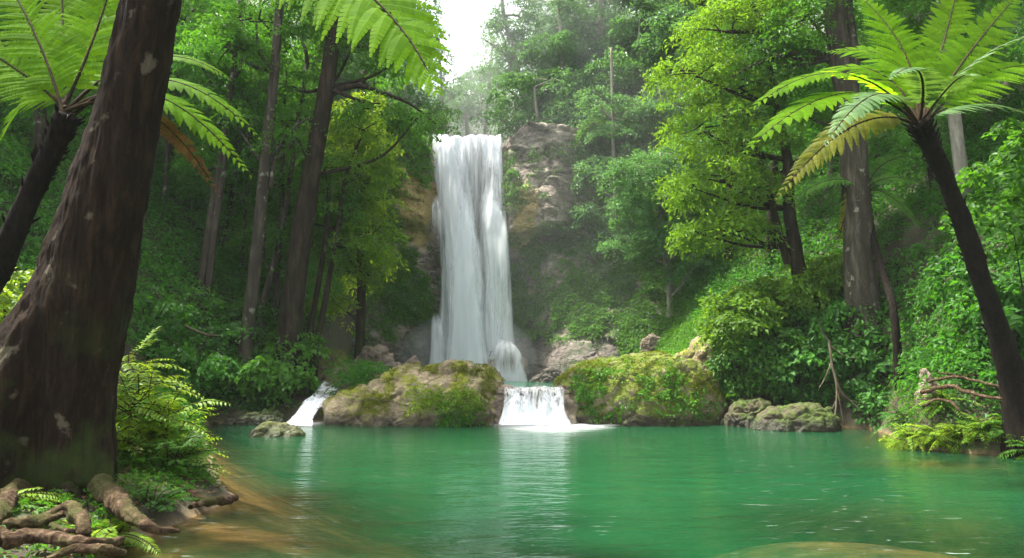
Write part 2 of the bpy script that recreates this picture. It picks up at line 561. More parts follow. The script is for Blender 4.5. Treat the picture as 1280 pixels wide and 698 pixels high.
ROCK_GREEN = rock_mat('rock_moss_covered', (0.26, 0.20, 0.13), (0.09, 0.07, 0.045), (0.42, 0.34, 0.24), (0.11, 0.14, 0.012), 0.40, wet_z=(0.05, 0.42), up_lo=-0.1)
ROCK_BARE = rock_mat('rock_bare_brown', (0.27, 0.21, 0.155), (0.12, 0.09, 0.065), (0.42, 0.35, 0.27), (0.09, 0.11, 0.012), 0.55)
ROCK_CLIFF = rock_mat('cliff_rock', (0.38, 0.31, 0.25), (0.14, 0.11, 0.095), (0.58, 0.50, 0.43), (0.06, 0.11, 0.012), 0.50, None, 0.55, True, (0.6, 4.5), 0.1, 1.0, True)

ROCK_OCHRE = rock_mat('ochre_stained_ledge', (0.30, 0.20, 0.06), (0.14, 0.09, 0.05), (0.40, 0.33, 0.22), (0.10, 0.14, 0.01), 0.45, (0.42, 0.25, 0.02), 1.2, True)

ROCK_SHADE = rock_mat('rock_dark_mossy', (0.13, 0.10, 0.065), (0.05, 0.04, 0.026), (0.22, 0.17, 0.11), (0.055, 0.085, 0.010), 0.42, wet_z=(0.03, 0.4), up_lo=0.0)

def ground_mat():
    m, nt, out = mat('forest_soil')
    n1 = noise(nt, 0.9, 6, 0.65)
    n2 = noise(nt, 9.0, 6, 0.7)
    c = ramp(nt, n1, [(0.36, (0.030, 0.020, 0.012)), (0.52, (0.050, 0.045, 0.016)), (0.64, (0.035, 0.065, 0.014))]).outputs[0]
    g = N(nt, 'ShaderNodeNewGeometry')
    sx = N(nt, 'ShaderNodeSeparateXYZ')
    nt.links.new(g.outputs['Position'], sx.inputs[0])
    mr = N(nt, 'ShaderNodeMapRange')
    mr.inputs['From Min'].default_value = 0.01; mr.inputs['From Max'].default_value = 0.12
    nt.links.new(sx.outputs['Z'], mr.inputs[0])
    n3 = noise(nt, 1.6, 6, 0.6, sc=(1, 1.6, 1))
    sand = ramp(nt, n3, [(0.35, (0.055, 0.036, 0.016)), (0.52, (0.16, 0.11, 0.052)), (0.7, (0.30, 0.215, 0.115))]).outputs[0]
    c = mixc(nt, mr.outputs[0], sand, c)
    c = mixc(nt, 0.6, c, ramp(nt, n2, [(0.3, 0.4), (0.65, 1.0)]).outputs[0], 'MULTIPLY')
    p = N(nt, 'ShaderNodeBsdfPrincipled')
    p.inputs['Roughness'].default_value = 0.9
    nt.links.new(c, p.inputs['Base Color'])
    b = N(nt, 'ShaderNodeBump')
    b.inputs['Strength'].default_value = 0.6; b.inputs['Distance'].default_value = 0.05
    nt.links.new(n2, b.inputs['Height']); nt.links.new(b.outputs[0], p.inputs['Normal'])
    nt.links.new(p.outputs[0], out.inputs[0])
    return m

def water_mat(name, deep, k=1.8, tint=(0.90, 0.81, 0.60), flecks=True):
    """murky mineral water: a clear skin over suspended green sediment that thickens with the depth below"""
    m, nt, out = mat(name)
    a = N(nt, 'ShaderNodeAttribute', attribute_name='depth')
    mu = N(nt, 'ShaderNodeMath', operation='MULTIPLY'); mu.inputs[1].default_value = -k
    nt.links.new(a.outputs['Fac'], mu.inputs[0])
    ex = N(nt, 'ShaderNodeMath', operation='EXPONENT'); nt.links.new(mu.outputs[0], ex.inputs[0])
    fac = N(nt, 'ShaderNodeMath', operation='SUBTRACT'); fac.inputs[0].default_value = 1.0
    nt.links.new(ex.outputs[0], fac.inputs[1])
    tr = N(nt, 'ShaderNodeBsdfTransparent'); tr.inputs[0].default_value = (*tint, 1)
    df = N(nt, 'ShaderNodeBsdfDiffuse')
    nv = noise(nt, 0.22, 4, 0.5, sc=(0.6, 1.4, 1))
    dc = ramp(nt, nv, [(0.35, tuple(x * 0.85 for x in deep)), (0.65, (deep[0] * 1.25, deep[1] * 1.12, deep[2] * 1.1))]).outputs[0]
    nt.links.new(dc, df.inputs[0])
    mx = N(nt, 'ShaderNodeMixShader')
    nt.links.new(fac.outputs[0], mx.inputs[0]); nt.links.new(tr.outputs[0], mx.inputs[1]); nt.links.new(df.outputs[0], mx.inputs[2])
    body = mx.outputs[0]
    if flecks:
        nf = noise(nt, 5.0, 4, 0.6, sc=(0.6, 2.2, 1), dist=0.6)
        nz = noise(nt, 0.32, 3, 0.5)
        ff = ramp(nt, nf, [(0.63, 0.0), (0.73, 0.38)]).outputs[0]
        fz = ramp(nt, nz, [(0.42, 0.0), (0.62, 1.0)]).outputs[0]
        f2 = mixc(nt, 1.0, ff, fz, 'MULTIPLY')
        wd = N(nt, 'ShaderNodeBsdfDiffuse'); wd.inputs[0].default_value = (0.6, 0.72, 0.66, 1)
        m2 = N(nt, 'ShaderNodeMixShader')
        nt.links.new(f2, m2.inputs[0]); nt.links.new(body, m2.inputs[1]); nt.links.new(wd.outputs[0], m2.inputs[2])
        body = m2.outputs[0]
    gl = N(nt, 'ShaderNodeBsdfGlossy'); gl.inputs['Roughness'].default_value = 0.11
    fr = N(nt, 'ShaderNodeFresnel'); fr.inputs[0].default_value = 1.33
    n1 = noise(nt, 1.5, 4, 0.55, sc=(0.55, 1.5, 1), dist=0.5)
    n2 = noise(nt, 7.0, 3, 0.5, sc=(0.5, 1.6, 1))
    ad = N(nt, 'ShaderNodeMath', operation='MULTIPLY_ADD'); ad.inputs[1].default_value = 0.25
    nt.links.new(n2, ad.inputs[0]); nt.links.new(n1, ad.inputs[2])
    b = N(nt, 'ShaderNodeBump'); b.inputs['Strength'].default_value = 0.55; b.inputs['Distance'].default_value = 0.07
    nt.links.new(ad.outputs[0], b.inputs['Height'])
    nt.links.new(b.outputs[0], gl.inputs['Normal']); nt.links.new(b.outputs[0], fr.inputs['Normal'])
    fin = N(nt, 'ShaderNodeMixShader')
    nt.links.new(fr.outputs[0], fin.inputs[0]); nt.links.new(body, fin.inputs[1]); nt.links.new(gl.outputs[0], fin.inputs[2])
    nt.links.new(fin.outputs[0], out.inputs[0])
    return m

def fall_mat(name, sc=(5.0, 5.0, 0.14), lo=0.18, hi=0.60, foam=False):
    """silky white water: streaks thin and thick along the fall, thinned to its edges by 'dens'"""
    m, nt, out = mat(name)
    a = N(nt, 'ShaderNodeAttribute', attribute_name='dens')
    n1 = noise(nt, 1.0, 4, 0.6, sc=sc)
    n2 = noise(nt, 1.0, 2, 0.5, sc=tuple(x * 0.35 for x in sc[:2]) + (sc[2] * 0.8,))
    ad = N(nt, 'ShaderNodeMath', operation='ADD'); nt.links.new(n1, ad.inputs[0]); nt.links.new(n2, ad.inputs[1])
    hf = N(nt, 'ShaderNodeMath', operation='MULTIPLY'); hf.inputs[1].default_value = 0.5; nt.links.new(ad.outputs[0], hf.inputs[0])
    # alpha = smooth(streak + dens - 1)
    s = N(nt, 'ShaderNodeMath', operation='ADD'); nt.links.new(hf.outputs[0], s.inputs[0]); nt.links.new(a.outputs['Fac'], s.inputs[1])
    s2 = N(nt, 'ShaderNodeMath', operation='SUBTRACT'); s2.inputs[1].default_value = 0.5; nt.links.new(s.outputs[0], s2.inputs[0])
    mr = N(nt, 'ShaderNodeMapRange', interpolation_type='SMOOTHSTEP')
    mr.inputs['From Min'].default_value = lo; mr.inputs['From Max'].default_value = hi
    nt.links.new(s2.outputs[0], mr.inputs[0])
    al = N(nt, 'ShaderNodeMath', operation='MULTIPLY')
    mr2 = N(nt, 'ShaderNodeMapRange', interpolation_type='SMOOTHSTEP')
    mr2.inputs['From Min'].default_value = 0.0; mr2.inputs['From Max'].default_value = 0.35
    nt.links.new(a.outputs['Fac'], mr2.inputs[0])
    nt.links.new(mr.outputs[0], al.inputs[0]); nt.links.new(mr2.outputs[0], al.inputs[1])
    d = N(nt, 'ShaderNodeBsdfDiffuse')
    cc = ramp(nt, n1, [(0.3, (0.74, 0.78, 0.83)), (0.6, (0.90, 0.91, 0.92))])
    nt.links.new(cc.outputs[0], d.inputs[0])
    t = N(nt, 'ShaderNodeBsdfTranslucent'); t.inputs[0].default_value = (0.86, 0.89, 0.92, 1)
    mx = N(nt, 'ShaderNodeMixShader'); mx.inputs[0].default_value = 0.5
    nt.links.new(d.outputs[0], mx.inputs[1]); nt.links.new(t.outputs[0], mx.inputs[2])
    tr = N(nt, 'ShaderNodeBsdfTransparent')
    fin = N(nt, 'ShaderNodeMixShader')
    nt.links.new(al.outputs[0], fin.inputs[0]); nt.links.new(tr.outputs[0], fin.inputs[1]); nt.links.new(mx.outputs[0], fin.inputs[2])
    nt.links.new(fin.outputs[0], out.inputs[0])
    return m

GROUND = ground_mat()
WATER = water_mat('emerald_water', (0.005, 0.057, 0.0195))
WATER_UP = water_mat('upper_pool_water', (0.02, 0.11, 0.06), flecks=False)
FALL = fall_mat('silky_waterfall')
CASC = fall_mat('cascade_water', (15.0, 15.0, 0.8), 0.36, 0.68)
FOAM = fall_mat('foam_water', (2.2, 7.0, 1.0), 0.20, 1.0)

# ------------------------------------------------------------------ terrain, pool, cliff (the setting)
SHORE_PX = [(165, 690), (225, 655), (292, 625), (282, 600), (262, 572), (246, 545), (252, 531), (330, 527), (400, 529), (520, 531), (620, 530), (720, 528), (890, 525),
            (940, 528), (1040, 533), (1100, 537), (1118, 549), (1135, 560), (1200, 566), (1290, 573)]
SHORE = [tuple(onz(x, y)[:2]) for x, y in SHORE_PX] + [(17.0, 12.0), (18.0, 3.0), (16.0, -4.0), (-3.0, -4.0), (-3.6, 4.5)]
UPPER = [(-6.6, 25.5), (-3.6, 26.0), (-2.0, 24.3), (-0.35, 22.3), (1.75, 22.3), (2.2, 24.5), (4.2, 26), (5.6, 31), (4.5, 36), (2.5, 40.6), (-6.5, 40.6), (-7.4, 35), (-7.6, 30), (-7.9, 25.0), (-7.6, 23.6), (-6.4, 23.4)]
UPZ = 0.98

def sdist(P, poly):
    """signed distance to polygon, negative inside"""
    A = np.array(poly); B = np.roll(A, -1, 0)
    x, y = P[:, 0], P[:, 1]
    d = np.full(len(P), 1e9); ins = np.zeros(len(P), bool)
    for (ax, ay), (bx, by) in zip(A, B):
        ex, ey = bx - ax, by - ay
        t = np.clip(((x - ax) * ex + (y - ay) * ey) / (ex * ex + ey * ey), 0, 1)
        d = np.minimum(d, np.hypot(x - ax - t * ex, y - ay - t * ey))
        c = ((ay > y) != (by > y)) & (x < (bx - ax) * (y - ay) / (by - ay + 1e-12) + ax)
        ins ^= c
    return np.where(ins, -d, d)

BARS = [(onz(1010, 650), 2.2, 1.5, .45), (onz(560, 705), 2.5, 1.2, .45), (onz(265, 668), 1.2, 1.1, .12), (onz(1170, 580), 2.2, 1.1, .2), (onz(1215, 690), 2.6, 2.7, .20)]
def height(P):
    P = np.asarray(P, float)[:, :2]
    x, y = P[:, 0], P[:, 1]
    q = np.column_stack([x, y, np.zeros(len(x))])
    wob = fbm(q * 0.7, 3, 3) * 0.35
    d = sdist(P, SHORE) + wob * sstep(0, 12, np.abs(y - 40)) * 0.6
    # under water
    slope = 0.24 + 0.16 * sstep(-3, 4, x) + 0.40 * sstep(8.5, 13, y)
    bed = -0.03 - 2.0 * (1 - np.exp(-slope * np.maximum(-d, 0) / 2.0)) + 0.06 * fbm(q * 0.9, 19, 4) * sstep(0.2, 1.5, -d)
    for c, rx, ry, bz in BARS:
        g = np.exp(-((x - c[0]) / rx) ** 2 - ((y - c[1]) / ry) ** 2)
        bed = bed * (1 - g) - bz * g
    # banks
    dp = np.maximum(d, 0)
    nearL = 1 - sstep(16, 21, y)
    wl = np.maximum(sstep(-4.5, -8.5, x), nearL * (x < 0))
    wr = sstep(5.5, 9.0, x)
    far = sstep(13.5, 20, y)
    L = (0.45 + 1.1 * far) * (1 - np.exp(-dp / (0.5 + 0.6 * far))) + (0.05 + 0.33 * far) * np.maximum(0, dp - 0.8)
    R = (0.95 + 2.2 * far) * (1 - np.exp(-dp / (0.8 + 0.3 * far))) + 0.22 * np.maximum(0, dp - 1.5)
    M = 1.05 * (1 - np.exp(-dp / 0.35))
    h = M * (1 - wl) * (1 - wr) + L * wl + R * wr
    # valley sides
    eL = -10.4 + 0.16 * (np.clip(y, 18, 42) - 18)
    eR = 11.5 - 0.24 * (np.clip(y, 18, 42) - 18)
    side = np.maximum(0, eL - x) * (0.35 + 0.45 * far) + np.maximum(0, x - eR) * (0.35 + 0.55 * far)
    side = np.minimum(side, 26)
    h = h + side * sstep(6, 18, y + np.abs(x) * 0.5)
    h = h + fbm(q * 0.45, 11, 4) * 0.35 * sstep(0.3, 2.5, dp)
    # upper pool
    du = sdist(P, UPPER)
    h = np.where(du < 0.9, np.minimum(h, UPZ + 0.1 + 0.8 * du), h)
    h = np.where(du < 0, np.minimum(h, UPZ - 0.05 + 0.7 * np.maximum(du, -1.2)), h)
    # plateau behind the fall
    back = 14.2 + 0.42 * np.maximum(0, y - 42) + 0.25 * np.maximum(0, np.abs(x + 2.5) - 4) + fbm(q * 0.2, 5, 3) * 1.0
    chan = 1 - sstep(1.6, 2.6, np.abs(x + 2.55))
    back = back - chan * 1.0 * (1 - sstep(52, 60, y))
    w = sstep(40.3, 42.0, y)
    h = h * (1 - w) + np.maximum(h, back) * w
    return np.where(d < 0, bed, h)

def hgt(x, y):
    return float(height(np.array([[x, y]]))[0])

xs = np.concatenate([np.linspace(-95, -26, 18)[:-1], np.arange(-26, 26, 0.33), np.linspace(26, 95, 18)])
ys = np.concatenate([np.linspace(-30, -5, 8)[:-1], np.arange(-5, 62, 0.33), np.linspace(62, 190, 24)])
gx, gy = np.meshgrid(xs, ys)
G = np.column_stack([gx.ravel(), gy.ravel(), np.zeros(gx.size)])
G[:, 2] = height(G)
mb = MB(); mb.add(G, grid_faces(len(ys), len(xs)))
tag(mb.obj('ground', GROUND, None, True, False), 'brown forest soil and sandy pool bed', None, None, 'structure')

def water_sheet(name, m, z, xs, ys, label, poly, grow):
    gx, gy = np.meshgrid(xs, ys)
    P = np.column_stack([gx.ravel(), gy.ravel(), np.full(gx.size, z)])
    sd = sdist(P[:, :2], poly)
    dep = np.maximum(z - height(P), 0.0)
    Q = grid_faces(len(ys), len(xs))
    Q = Q[(sd[Q] < grow).any(1)]
    used = np.unique(Q); mp = np.zeros(len(P), int); mp[used] = np.arange(len(used))
    mb = MB(); mb.add(P[used], mp[Q])
    o = mb.obj(name, m, None, True, False)
    at_ = o.data.attributes.new('depth', 'FLOAT', 'POINT')
    at_.data.foreach_set('value', dep[used].astype(np.float32))
    tag(o, label, None, None, 'structure')
    return o
water_sheet('pool_water', WATER, 0.0, np.arange(-12, 19, 0.2), np.arange(-4.2, 24, 0.2), 'emerald green pool of still water', SHORE, 0.7)
water_sheet('upper_pool_water', WATER_UP, UPZ, np.arange(-9, 7, 0.25), np.arange(22, 41, 0.25), 'narrow upper pool at the foot of the tall fall', UPPER, 0.25)

FX0, FX1 = at(537, 172, 38.5)[0], at(628, 172, 38.5)[0]
LIPZ = at(580, 172, 38.5)[2]
CAPZ = at(515, 288, 38.0)[2]
print('fall', FX0, FX1, 'lip', LIPZ, 'cap', CAPZ)

def cliff_surface(U, V):
    """x across, V height as a share of the top; returns points"""
    x = U
    top = LIPZ - 0.15 + 0.9 * sstep(0.3, 1.5, np.abs(x + 2.55) - 2.2) + 0.05 * np.maximum(0, np.abs(x + 2.55) - 4) + 0.5 * fbm(np.stack([x * 0.5, x * 0, x * 0], -1), 7, 3)
    top = np.where(np.abs(x + 2.55) < 2.25, LIPZ - 0.15, top)
    vv = np.minimum(V, 1.0)
    z = -0.6 + (top + 0.6) * vv
    y = 39.6 - 0.028 * (x + 2.5) ** 2
    y = y - 1.3 * sstep(-4.0, -6.5, x) - 0.2 * sstep(0.5, 3, x)
    cap = sstep(CAPZ - 0.25, CAPZ + 0.3, z + 0.5 * fbm(np.stack([x * 0.6, z * 0, z * 0], -1), 21, 3)) * (1 - 0.5 * sstep(CAPZ + 1, top, z))
    inside = 1 - sstep(1.9, 2.5, np.abs(x + 2.55))
    capw = (1 - inside) * (1 - sstep(2.2, 4.2, x))
    y = y - 1.7 * cap * capw
    y = y + 0.6 * inside
    tal = sstep(4.4, 1.0, z)
    y = y - 1.5 * tal * (1 - 0.7 * inside)
    y = y - 0.50 * np.maximum(0, CAPZ - 0.6 - z) * sstep(0.4, 3.2, x) - 0.30 * np.maximum(0, 7.5 - z) * sstep(-5.6, -8.0, x)
    q = np.stack([x, y * 0 + 3, z], -1)
    warp = q + 0.35 * np.stack([fbm(q * 0.9, 71, 3), 0 * x, fbm(q * 0.9, 72, 3)], -1)
    c1, k1 = cells(warp * np.array([0.45, 1, 0.62]), 41)
    c2, k2 = cells(warp * np.array([1.25, 1, 1.9]), 43)
    y = y - 0.45 * (ridged(q * np.array([0.3, 1, 0.2]), 31, 3) - 0.5) - 0.5 * c1 - 0.2 * c2 + 0.14 * sstep(0.10, 0.0, k1) + 0.07 * sstep(0.10, 0.0, k2) - 0.12 * fbm(q * np.array([2.6, 1, 3.4]), 39, 4)
    y = y + 0.18 * (1 - sstep(-0.3, 0.1, z - top)) * 0
    over = np.maximum(V - 1.0, 0)
    y = y + over * 30.0
    z = z - over * 1.0
    return np.stack([x, y, z], -1)
U, Vv = np.meshgrid(np.linspace(-15, 14.5, 420), np.concatenate([np.linspace(0, 1, 240), np.linspace(1.02, 1.14, 6)]))
CL = cliff_surface(U, Vv)
mb = MB(); mb.add(CL, grid_faces(*U.shape)[:, ::-1])
co = mb.obj('cliff', ROCK_CLIFF, None, True, False)
_px = 640 + F * CL[..., 0] / CL[..., 1]
_n = fbm(CL * 0.9, 91, 3)
_st = np.maximum(np.exp(-((CL[..., 0] + 5.5) / 0.9) ** 2 - ((CL[..., 2] - 10.4) / 1.9) ** 2), np.exp(-((CL[..., 0] - 0.7) / 0.8) ** 2 - ((CL[..., 2] - 10.2) / 1.6) ** 2))
a_ = co.data.attributes.new('stain', 'FLOAT', 'POINT')
a_.data.foreach_set('value', np.clip(_st * 1.5 + _n * 0.9 * (_st > 0.1), 0, 1).astype(np.float32).ravel())
tag(co, 'tall mossy brown rock cliff behind the waterfall', None, None, 'structure')
def cliff_y(x, z):
    i = np.argmin((CL[..., 0] - x) ** 2 + (CL[..., 2] - z) ** 2)
    return CL.reshape(-1, 3)[i, 1]

# ------------------------------------------------------------------ falling water
def stream(parent, name, m, rows, nx=26, ny=60, bulge=0.25, seed=0, edge=0.16, ridge=0.18):
    R = spline(np.array(rows, float), ny)
    s = np.linspace(0, 1, nx)
    V = np.zeros((ny, nx, 3)); D = np.zeros((ny, nx))
    for i, (py, xl, xr, Y, dn) in enumerate(R):
        a, b = at(xl, py, Y), at(xr, py, Y)
        P = a[None] * (1 - s)[:, None] + b[None] * s[:, None]
        P[:, 1] -= bulge * np.sin(np.pi * s)
        V[i] = P
        D[i] = dn * sstep(0, edge, s) * sstep(0, edge, 1 - s)
    q = np.stack([V[..., 0] * 2.2, V[..., 2] * 0.25, V[..., 0] * 0 + seed], -1)
    V[..., 1] -= ridge * (ridged(q, seed, 3) - 0.5) * 2
    tl = np.linspace(1, 0, ny)[:, None] ** 6
    V[..., 2] += tl * 0.03 * (V[0, 0, 1]) / 9 * 2.2 * fbm(np.stack([V[..., 0] * 2.6, 0 * s[None] + V[..., 1] * 0, V[..., 0] * 0 + 4], -1), 77, 3)
    mb = MB(); mb.add(V, grid_faces(ny, nx))
    o = mb.obj(name, m, parent, True, False)
    a_ = o.data.attributes.new('dens', 'FLOAT', 'POINT')
    a_.data.foreach_set('value', D.astype(np.float32).ravel())
    return o

wf = thing('waterfall', 'tall silky white waterfall pouring over the cliff in one broad veil', 'waterfall', ((FX0 + FX1) / 2, 38.5, UPZ))
stream(wf, 'veil', FALL, [(171, 540, 628, 42.5, .95), (172, 538, 628, 39.6, .86), (178, 537, 629, 39.05, .66), (215, 540, 631, 38.85, .45), (260, 545, 635, 38.75, .40), (310, 548, 639, 38.7, .44), (380, 548, 643, 38.6, .52), (476, 540, 650, 38.5, .72)], 60, 90, 0.15, 3, 0.05, 0.30)
stream(wf, 'main_stream', FALL, [(173, 541, 570, 39.3, .62), (195, 541, 576, 38.7, .62), (240, 543, 588, 38.4, .70), (290, 546, 603, 38.2, .74), (350, 549, 612, 38.0, .78), (420, 549, 616, 37.8, .84), (476, 540, 628, 37.6, 1.0)], 34, 80, 0.45, 5, 0.32, 0.26)
stream(wf, 'main_stream', FALL, [(225, 574, 588, 38.5, .0), (270, 566, 594, 38.2, .5), (320, 558, 602, 37.9, .72), (380, 556, 608, 37.6, .85), (476, 552, 616, 37.2, 1.0)], 24, 60, 0.4, 9, 0.38, 0.16)
stream(wf, 'side_stream', FALL, [(173, 598, 627, 39.2, .62), (215, 602, 631, 38.6, .48), (255, 598, 633, 38.3, .55), (300, 598, 639, 38.1, .62), (360, 601, 641, 38.0, .50), (476, 600, 652, 37.6, .75)], 24, 70, 0.3, 13, 0.26, 0.22)
stream(wf, 'side_stream', FALL, [(236, 606, 622, 38.3, .0), (258, 604, 628, 37.95, .42), (275, 602, 636, 37.75, .62), (300, 602, 641, 37.7, .62), (350, 606, 643, 37.7, .42), (430, 610, 643, 37.7, .30)], 20, 50, 0.3, 17, 0.3, 0.16)
stream(wf, 'side_stream', FALL, [(173, 566, 584, 39.2, .7), (200, 568, 588, 38.75, .55), (250, 572, 596, 38.6, .5), (310, 578, 604, 38.4, .42), (380, 584, 606, 38.3, .2)], 16, 60, 0.2, 19, 0.35, 0.16)
stream(wf, 'splash_step', FALL, [(422, 624, 634, 37.0, .1), (430, 618, 646, 36.75, .5), (440, 612, 655, 36.55, .50), (456, 609, 660, 36.4, .44), (478, 604, 666, 36.3, .8)], 26, 34, 0.35, 23, 0.22, 0.2)
stream(wf, 'splash_step', FALL, [(385, 541, 551, 37.9, .0), (400, 537, 556, 37.6, .42), (425, 534, 560, 37.4, .45), (450, 532, 563, 37.3, .5), (478, 528, 570, 37.2, .8)], 20, 34, 0.3, 29, 0.3, 0.16)
stream(wf, 'splash_step', FALL, [(236, 540, 547, 38.5, .0), (255, 536, 554, 38.2, .40), (275, 534, 558, 38.0, .40), (310, 535, 560, 37.9, .28), (370, 537, 560, 37.9, .0)], 16, 34, 0.2, 31, 0.35, 0.12)

cs = thing('cascade', 'low white cascade spilling between the two large mossy boulders', 'cascade', onz(667, 527))
stream(cs, 'curtain', CASC, [(481, 637, 700, 23.4, .30), (483.5, 630, 706, 22.35, .42), (486, 627, 708, 22.0, .52), (500, 626, 709, 21.8, .56), (515, 625, 710, 21.65, .72), (530, 620, 716, 21.5, 1.0)], 60, 44, 0.25, 41, 0.06, 0.22)
stream(cs, 'curtain', CASC, [(484, 632, 664, 22.25, .40), (495, 629, 670, 21.8, .55), (515, 626, 674, 21.55, .7), (531, 618, 682, 21.3, 1.0)], 30, 30, 0.2, 43, 0.25, 0.14)
stream(cs, 'curtain', CASC, [(484, 672, 706, 22.25, .40), (495, 670, 709, 21.8, .55), (515, 668, 712, 21.55, .7), (531, 660, 722, 21.3, 1.0)], 30, 30, 0.2, 47, 0.25, 0.14)
cl = thing('cascade', 'small slanting white cascade running down beside the dark left bank', 'cascade', onz(375, 529))
stream(cl, 'chute', CASC, [(479, 400, 428, 24.6, .45), (486, 394, 429, 23.7, .58), (493, 388, 426, 23.2, .50), (500, 376, 420, 22.8, .66), (510, 369, 408, 22.3, .6), (520, 362, 400, 21.9, .7), (532, 350, 398, 21.5, 1.0)], 30, 44, 0.15, 51, 0.22, 0.2)
stream(cl, 'chute', CASC, [(480, 396, 412, 24.5, .4), (490, 391, 412, 23.5, .62), (503, 377, 402, 22.6, .6), (531, 356, 384, 21.5, .9)], 20, 34, 0.1, 53, 0.3, 0.12)

def foam(px0, px1, py0, py1, z, label, seed, parent=None):
    nx, ny = 60, 30
    V = np.zeros((ny, nx, 3)); D = np.zeros((ny, nx))
    for i, t in enumerate(np.linspace(0, 1, ny)):
        for j, s in enumerate(np.linspace(0, 1, nx)):
            V[i, j] = onz(px0 + (px1 - px0) * s, py0 + (py1 - py0) * t, z)
            e = (2 * s - 1) ** 2 + (1.05 * t) ** 2
            D[i, j] = 0.80 * (1 - sstep(0.0, 1.0, e)) ** 1.1
    V[..., 2] += 0.02 * fbm(V * np.array([1.5, 1.5, 1]), seed, 3) * (D > 0.02)
    mb = MB(); mb.add(V, grid_faces(ny, nx))
    o = mb.obj('foam', FOAM, parent, True, False)
    a_ = o.data.attributes.new('dens', 'FLOAT', 'POINT')
    a_.data.foreach_set('value', D.astype(np.float32).ravel())
    return tag(o, label, None, None, 'stuff')
foam(575, 815, 525, 547, 0.035, 'white foam spreading from the central cascade', 3)
foam(335, 420, 526, 536, 0.035, 'white foam at the foot of the slanting cascade', 5)
foam(520, 690, 466, 478, UPZ + 0.03, 'white foam at the foot of the tall fall', 7)

# ------------------------------------------------------------------ boulders
import bmesh
_ico = {}
def ico(sub):
    if sub not in _ico:
        bm = bmesh.new()
        bmesh.ops.create_icosphere(bm, subdivisions=sub, radius=1.0)
        V = np.array([v.co[:] for v in bm.verts]); T = np.array([[v.index for v in f.verts] for f in bm.faces])
        bm.free(); _ico[sub] = (V, T)
    return _ico[sub]

def boulder(name, label, prof, Y, ry, m, zb=-0.35, seed=0, sub=6, amp=0.16, group=None, lean=0.0, power=0.85):
    """a rock whose outline follows prof (photo pixels, left to right) at depth Y"""
    W = np.array([at(px, py, Y) for px, py in prof])
    x0, x1 = W[0, 0], W[-1, 0]
    V, T = ico(sub)
    u, v, w = [np.sign(V[:, k]) * np.abs(V[:, k]) ** power for k in range(3)]
    un = np.clip(u, -1, 1)
    x = (x0 + x1) / 2 + un * (x1 - x0) / 2
    H = np.interp(x, W[:, 0], W[:, 2]) - zb
    Hs = H  # outline height
    ww = w / np.maximum(np.sqrt(np.clip(1 - u * u, 0, 1)), 0.35)
    ww = np.clip(ww, -1, 1)
    z = zb + np.where(ww > 0, ww, ww * 0.25) * Hs
    y = Y + v * ry * (0.55 + 0.45 * np.clip(Hs / max(Hs.max(), .1), 0, 1)) + lean * np.clip(ww, 0, 1)
    P = np.column_stack([x, y, z])
    sz = min(x1 - x0, 2 * ry, 3.0)
    n_ = nrm(np.column_stack([u / (x1 - x0), v / (2 * ry), w / (2 * max(Hs.max(), .2))]))
    q = P / sz * 2.2 + seed * 7.7
    dsp = amp * sz * (0.75 * fbm(q, seed, 4) + 0.55 * (ridged(q * np.array([1.3, 1.3, 2.6]), seed + 5, 4) - 0.62)) + amp * sz * 0.42 * fbm(q * 5, seed + 9, 4) + 0.02 * (ridged(P * 4.0, seed + 3, 3) - .6)
    cv, ck = cells(P / sz * np.array([2.6, 2.6, 3.6]) + seed * 3.3 + 0.25 * fbm(q, seed + 2, 3)[:, None], seed)
    cv2, ck2 = cells(P * 2.2 + seed + 0.2 * fbm(q * 2, seed + 4, 3)[:, None], seed + 8)
    dsp = dsp + amp * sz * 0.75 * cv - amp * sz * 0.25 * sstep(0.10, 0.0, ck) + 0.07 * cv2 - 0.03 * sstep(0.1, 0, ck2)
    P = P + n_ * dsp[:, None]
    mb = MB(); mb.add(P, None, T)
    root = ((x0 + x1) / 2, Y, max(zb, 0))
    me = mb.mesh(name, root, True, False)
    o = bpy.data.objects.new(name, me); COL.objects.link(o); me.materials.append(m); o.location = root
    tag(o, label, 'boulder', group)
    o_pts = P
    return o, P, n_

BL, BLP, BLN = boulder('boulder', 'broad tan boulder with yellow moss patches between the two cascades', [(396, 530), (403, 512), (418, 498), (440, 487), (475, 473), (515, 463), (555, 458), (590, 458), (612, 463), (626, 476), (634, 500), (636, 530)], 23.0, 1.7, ROCK_MOSSY, seed=3, sub=7, amp=0.075, power=0.8)
BR, BRP, BRN = boulder('boulder', 'rounded mossy boulder right of the central cascade with leaves hanging down its face', [(690, 530), (692, 480), (705, 468), (735, 454), (775, 446), (820, 446), (860, 452), (888, 462), (902, 485), (905, 530)], 23.2, 1.8, ROCK_GREEN, seed=8, sub=7, amp=0.075, power=0.8)
boulder('boulder', 'rough layered ledge rock under the left lip of the central cascade', [(596, 530), (604, 496), (618, 484), (634, 482), (648, 487), (654, 530)], 22.6, 0.7, ROCK_BARE, seed=13, sub=6, amp=0.10)
boulder('boulder', 'low dark ledge rock under the right lip of the central cascade', [(690, 530), (694, 496), (702, 484), (716, 484), (728, 496), (734, 530)], 22.5, 0.7, ROCK_BARE, seed=14, sub=5, amp=0.10)
boulder('boulder', 'flat submerged shelf rock behind the central cascade lip', [(622, 500), (634, 485.5), (670, 484.5), (705, 485.5), (716, 500)], 22.9, 0.9, ROCK_BARE, zb=0.0, seed=15, sub=5, amp=0.03)
boulder('boulder', 'pale angular rock standing above the left cascade', [(444, 475), (448, 450), (460, 438), (476, 437), (490, 442), (498, 456), (502, 475)], 29.0, 0.9, ROCK_BARE, zb=0.6, seed=21, sub=6, amp=0.17)
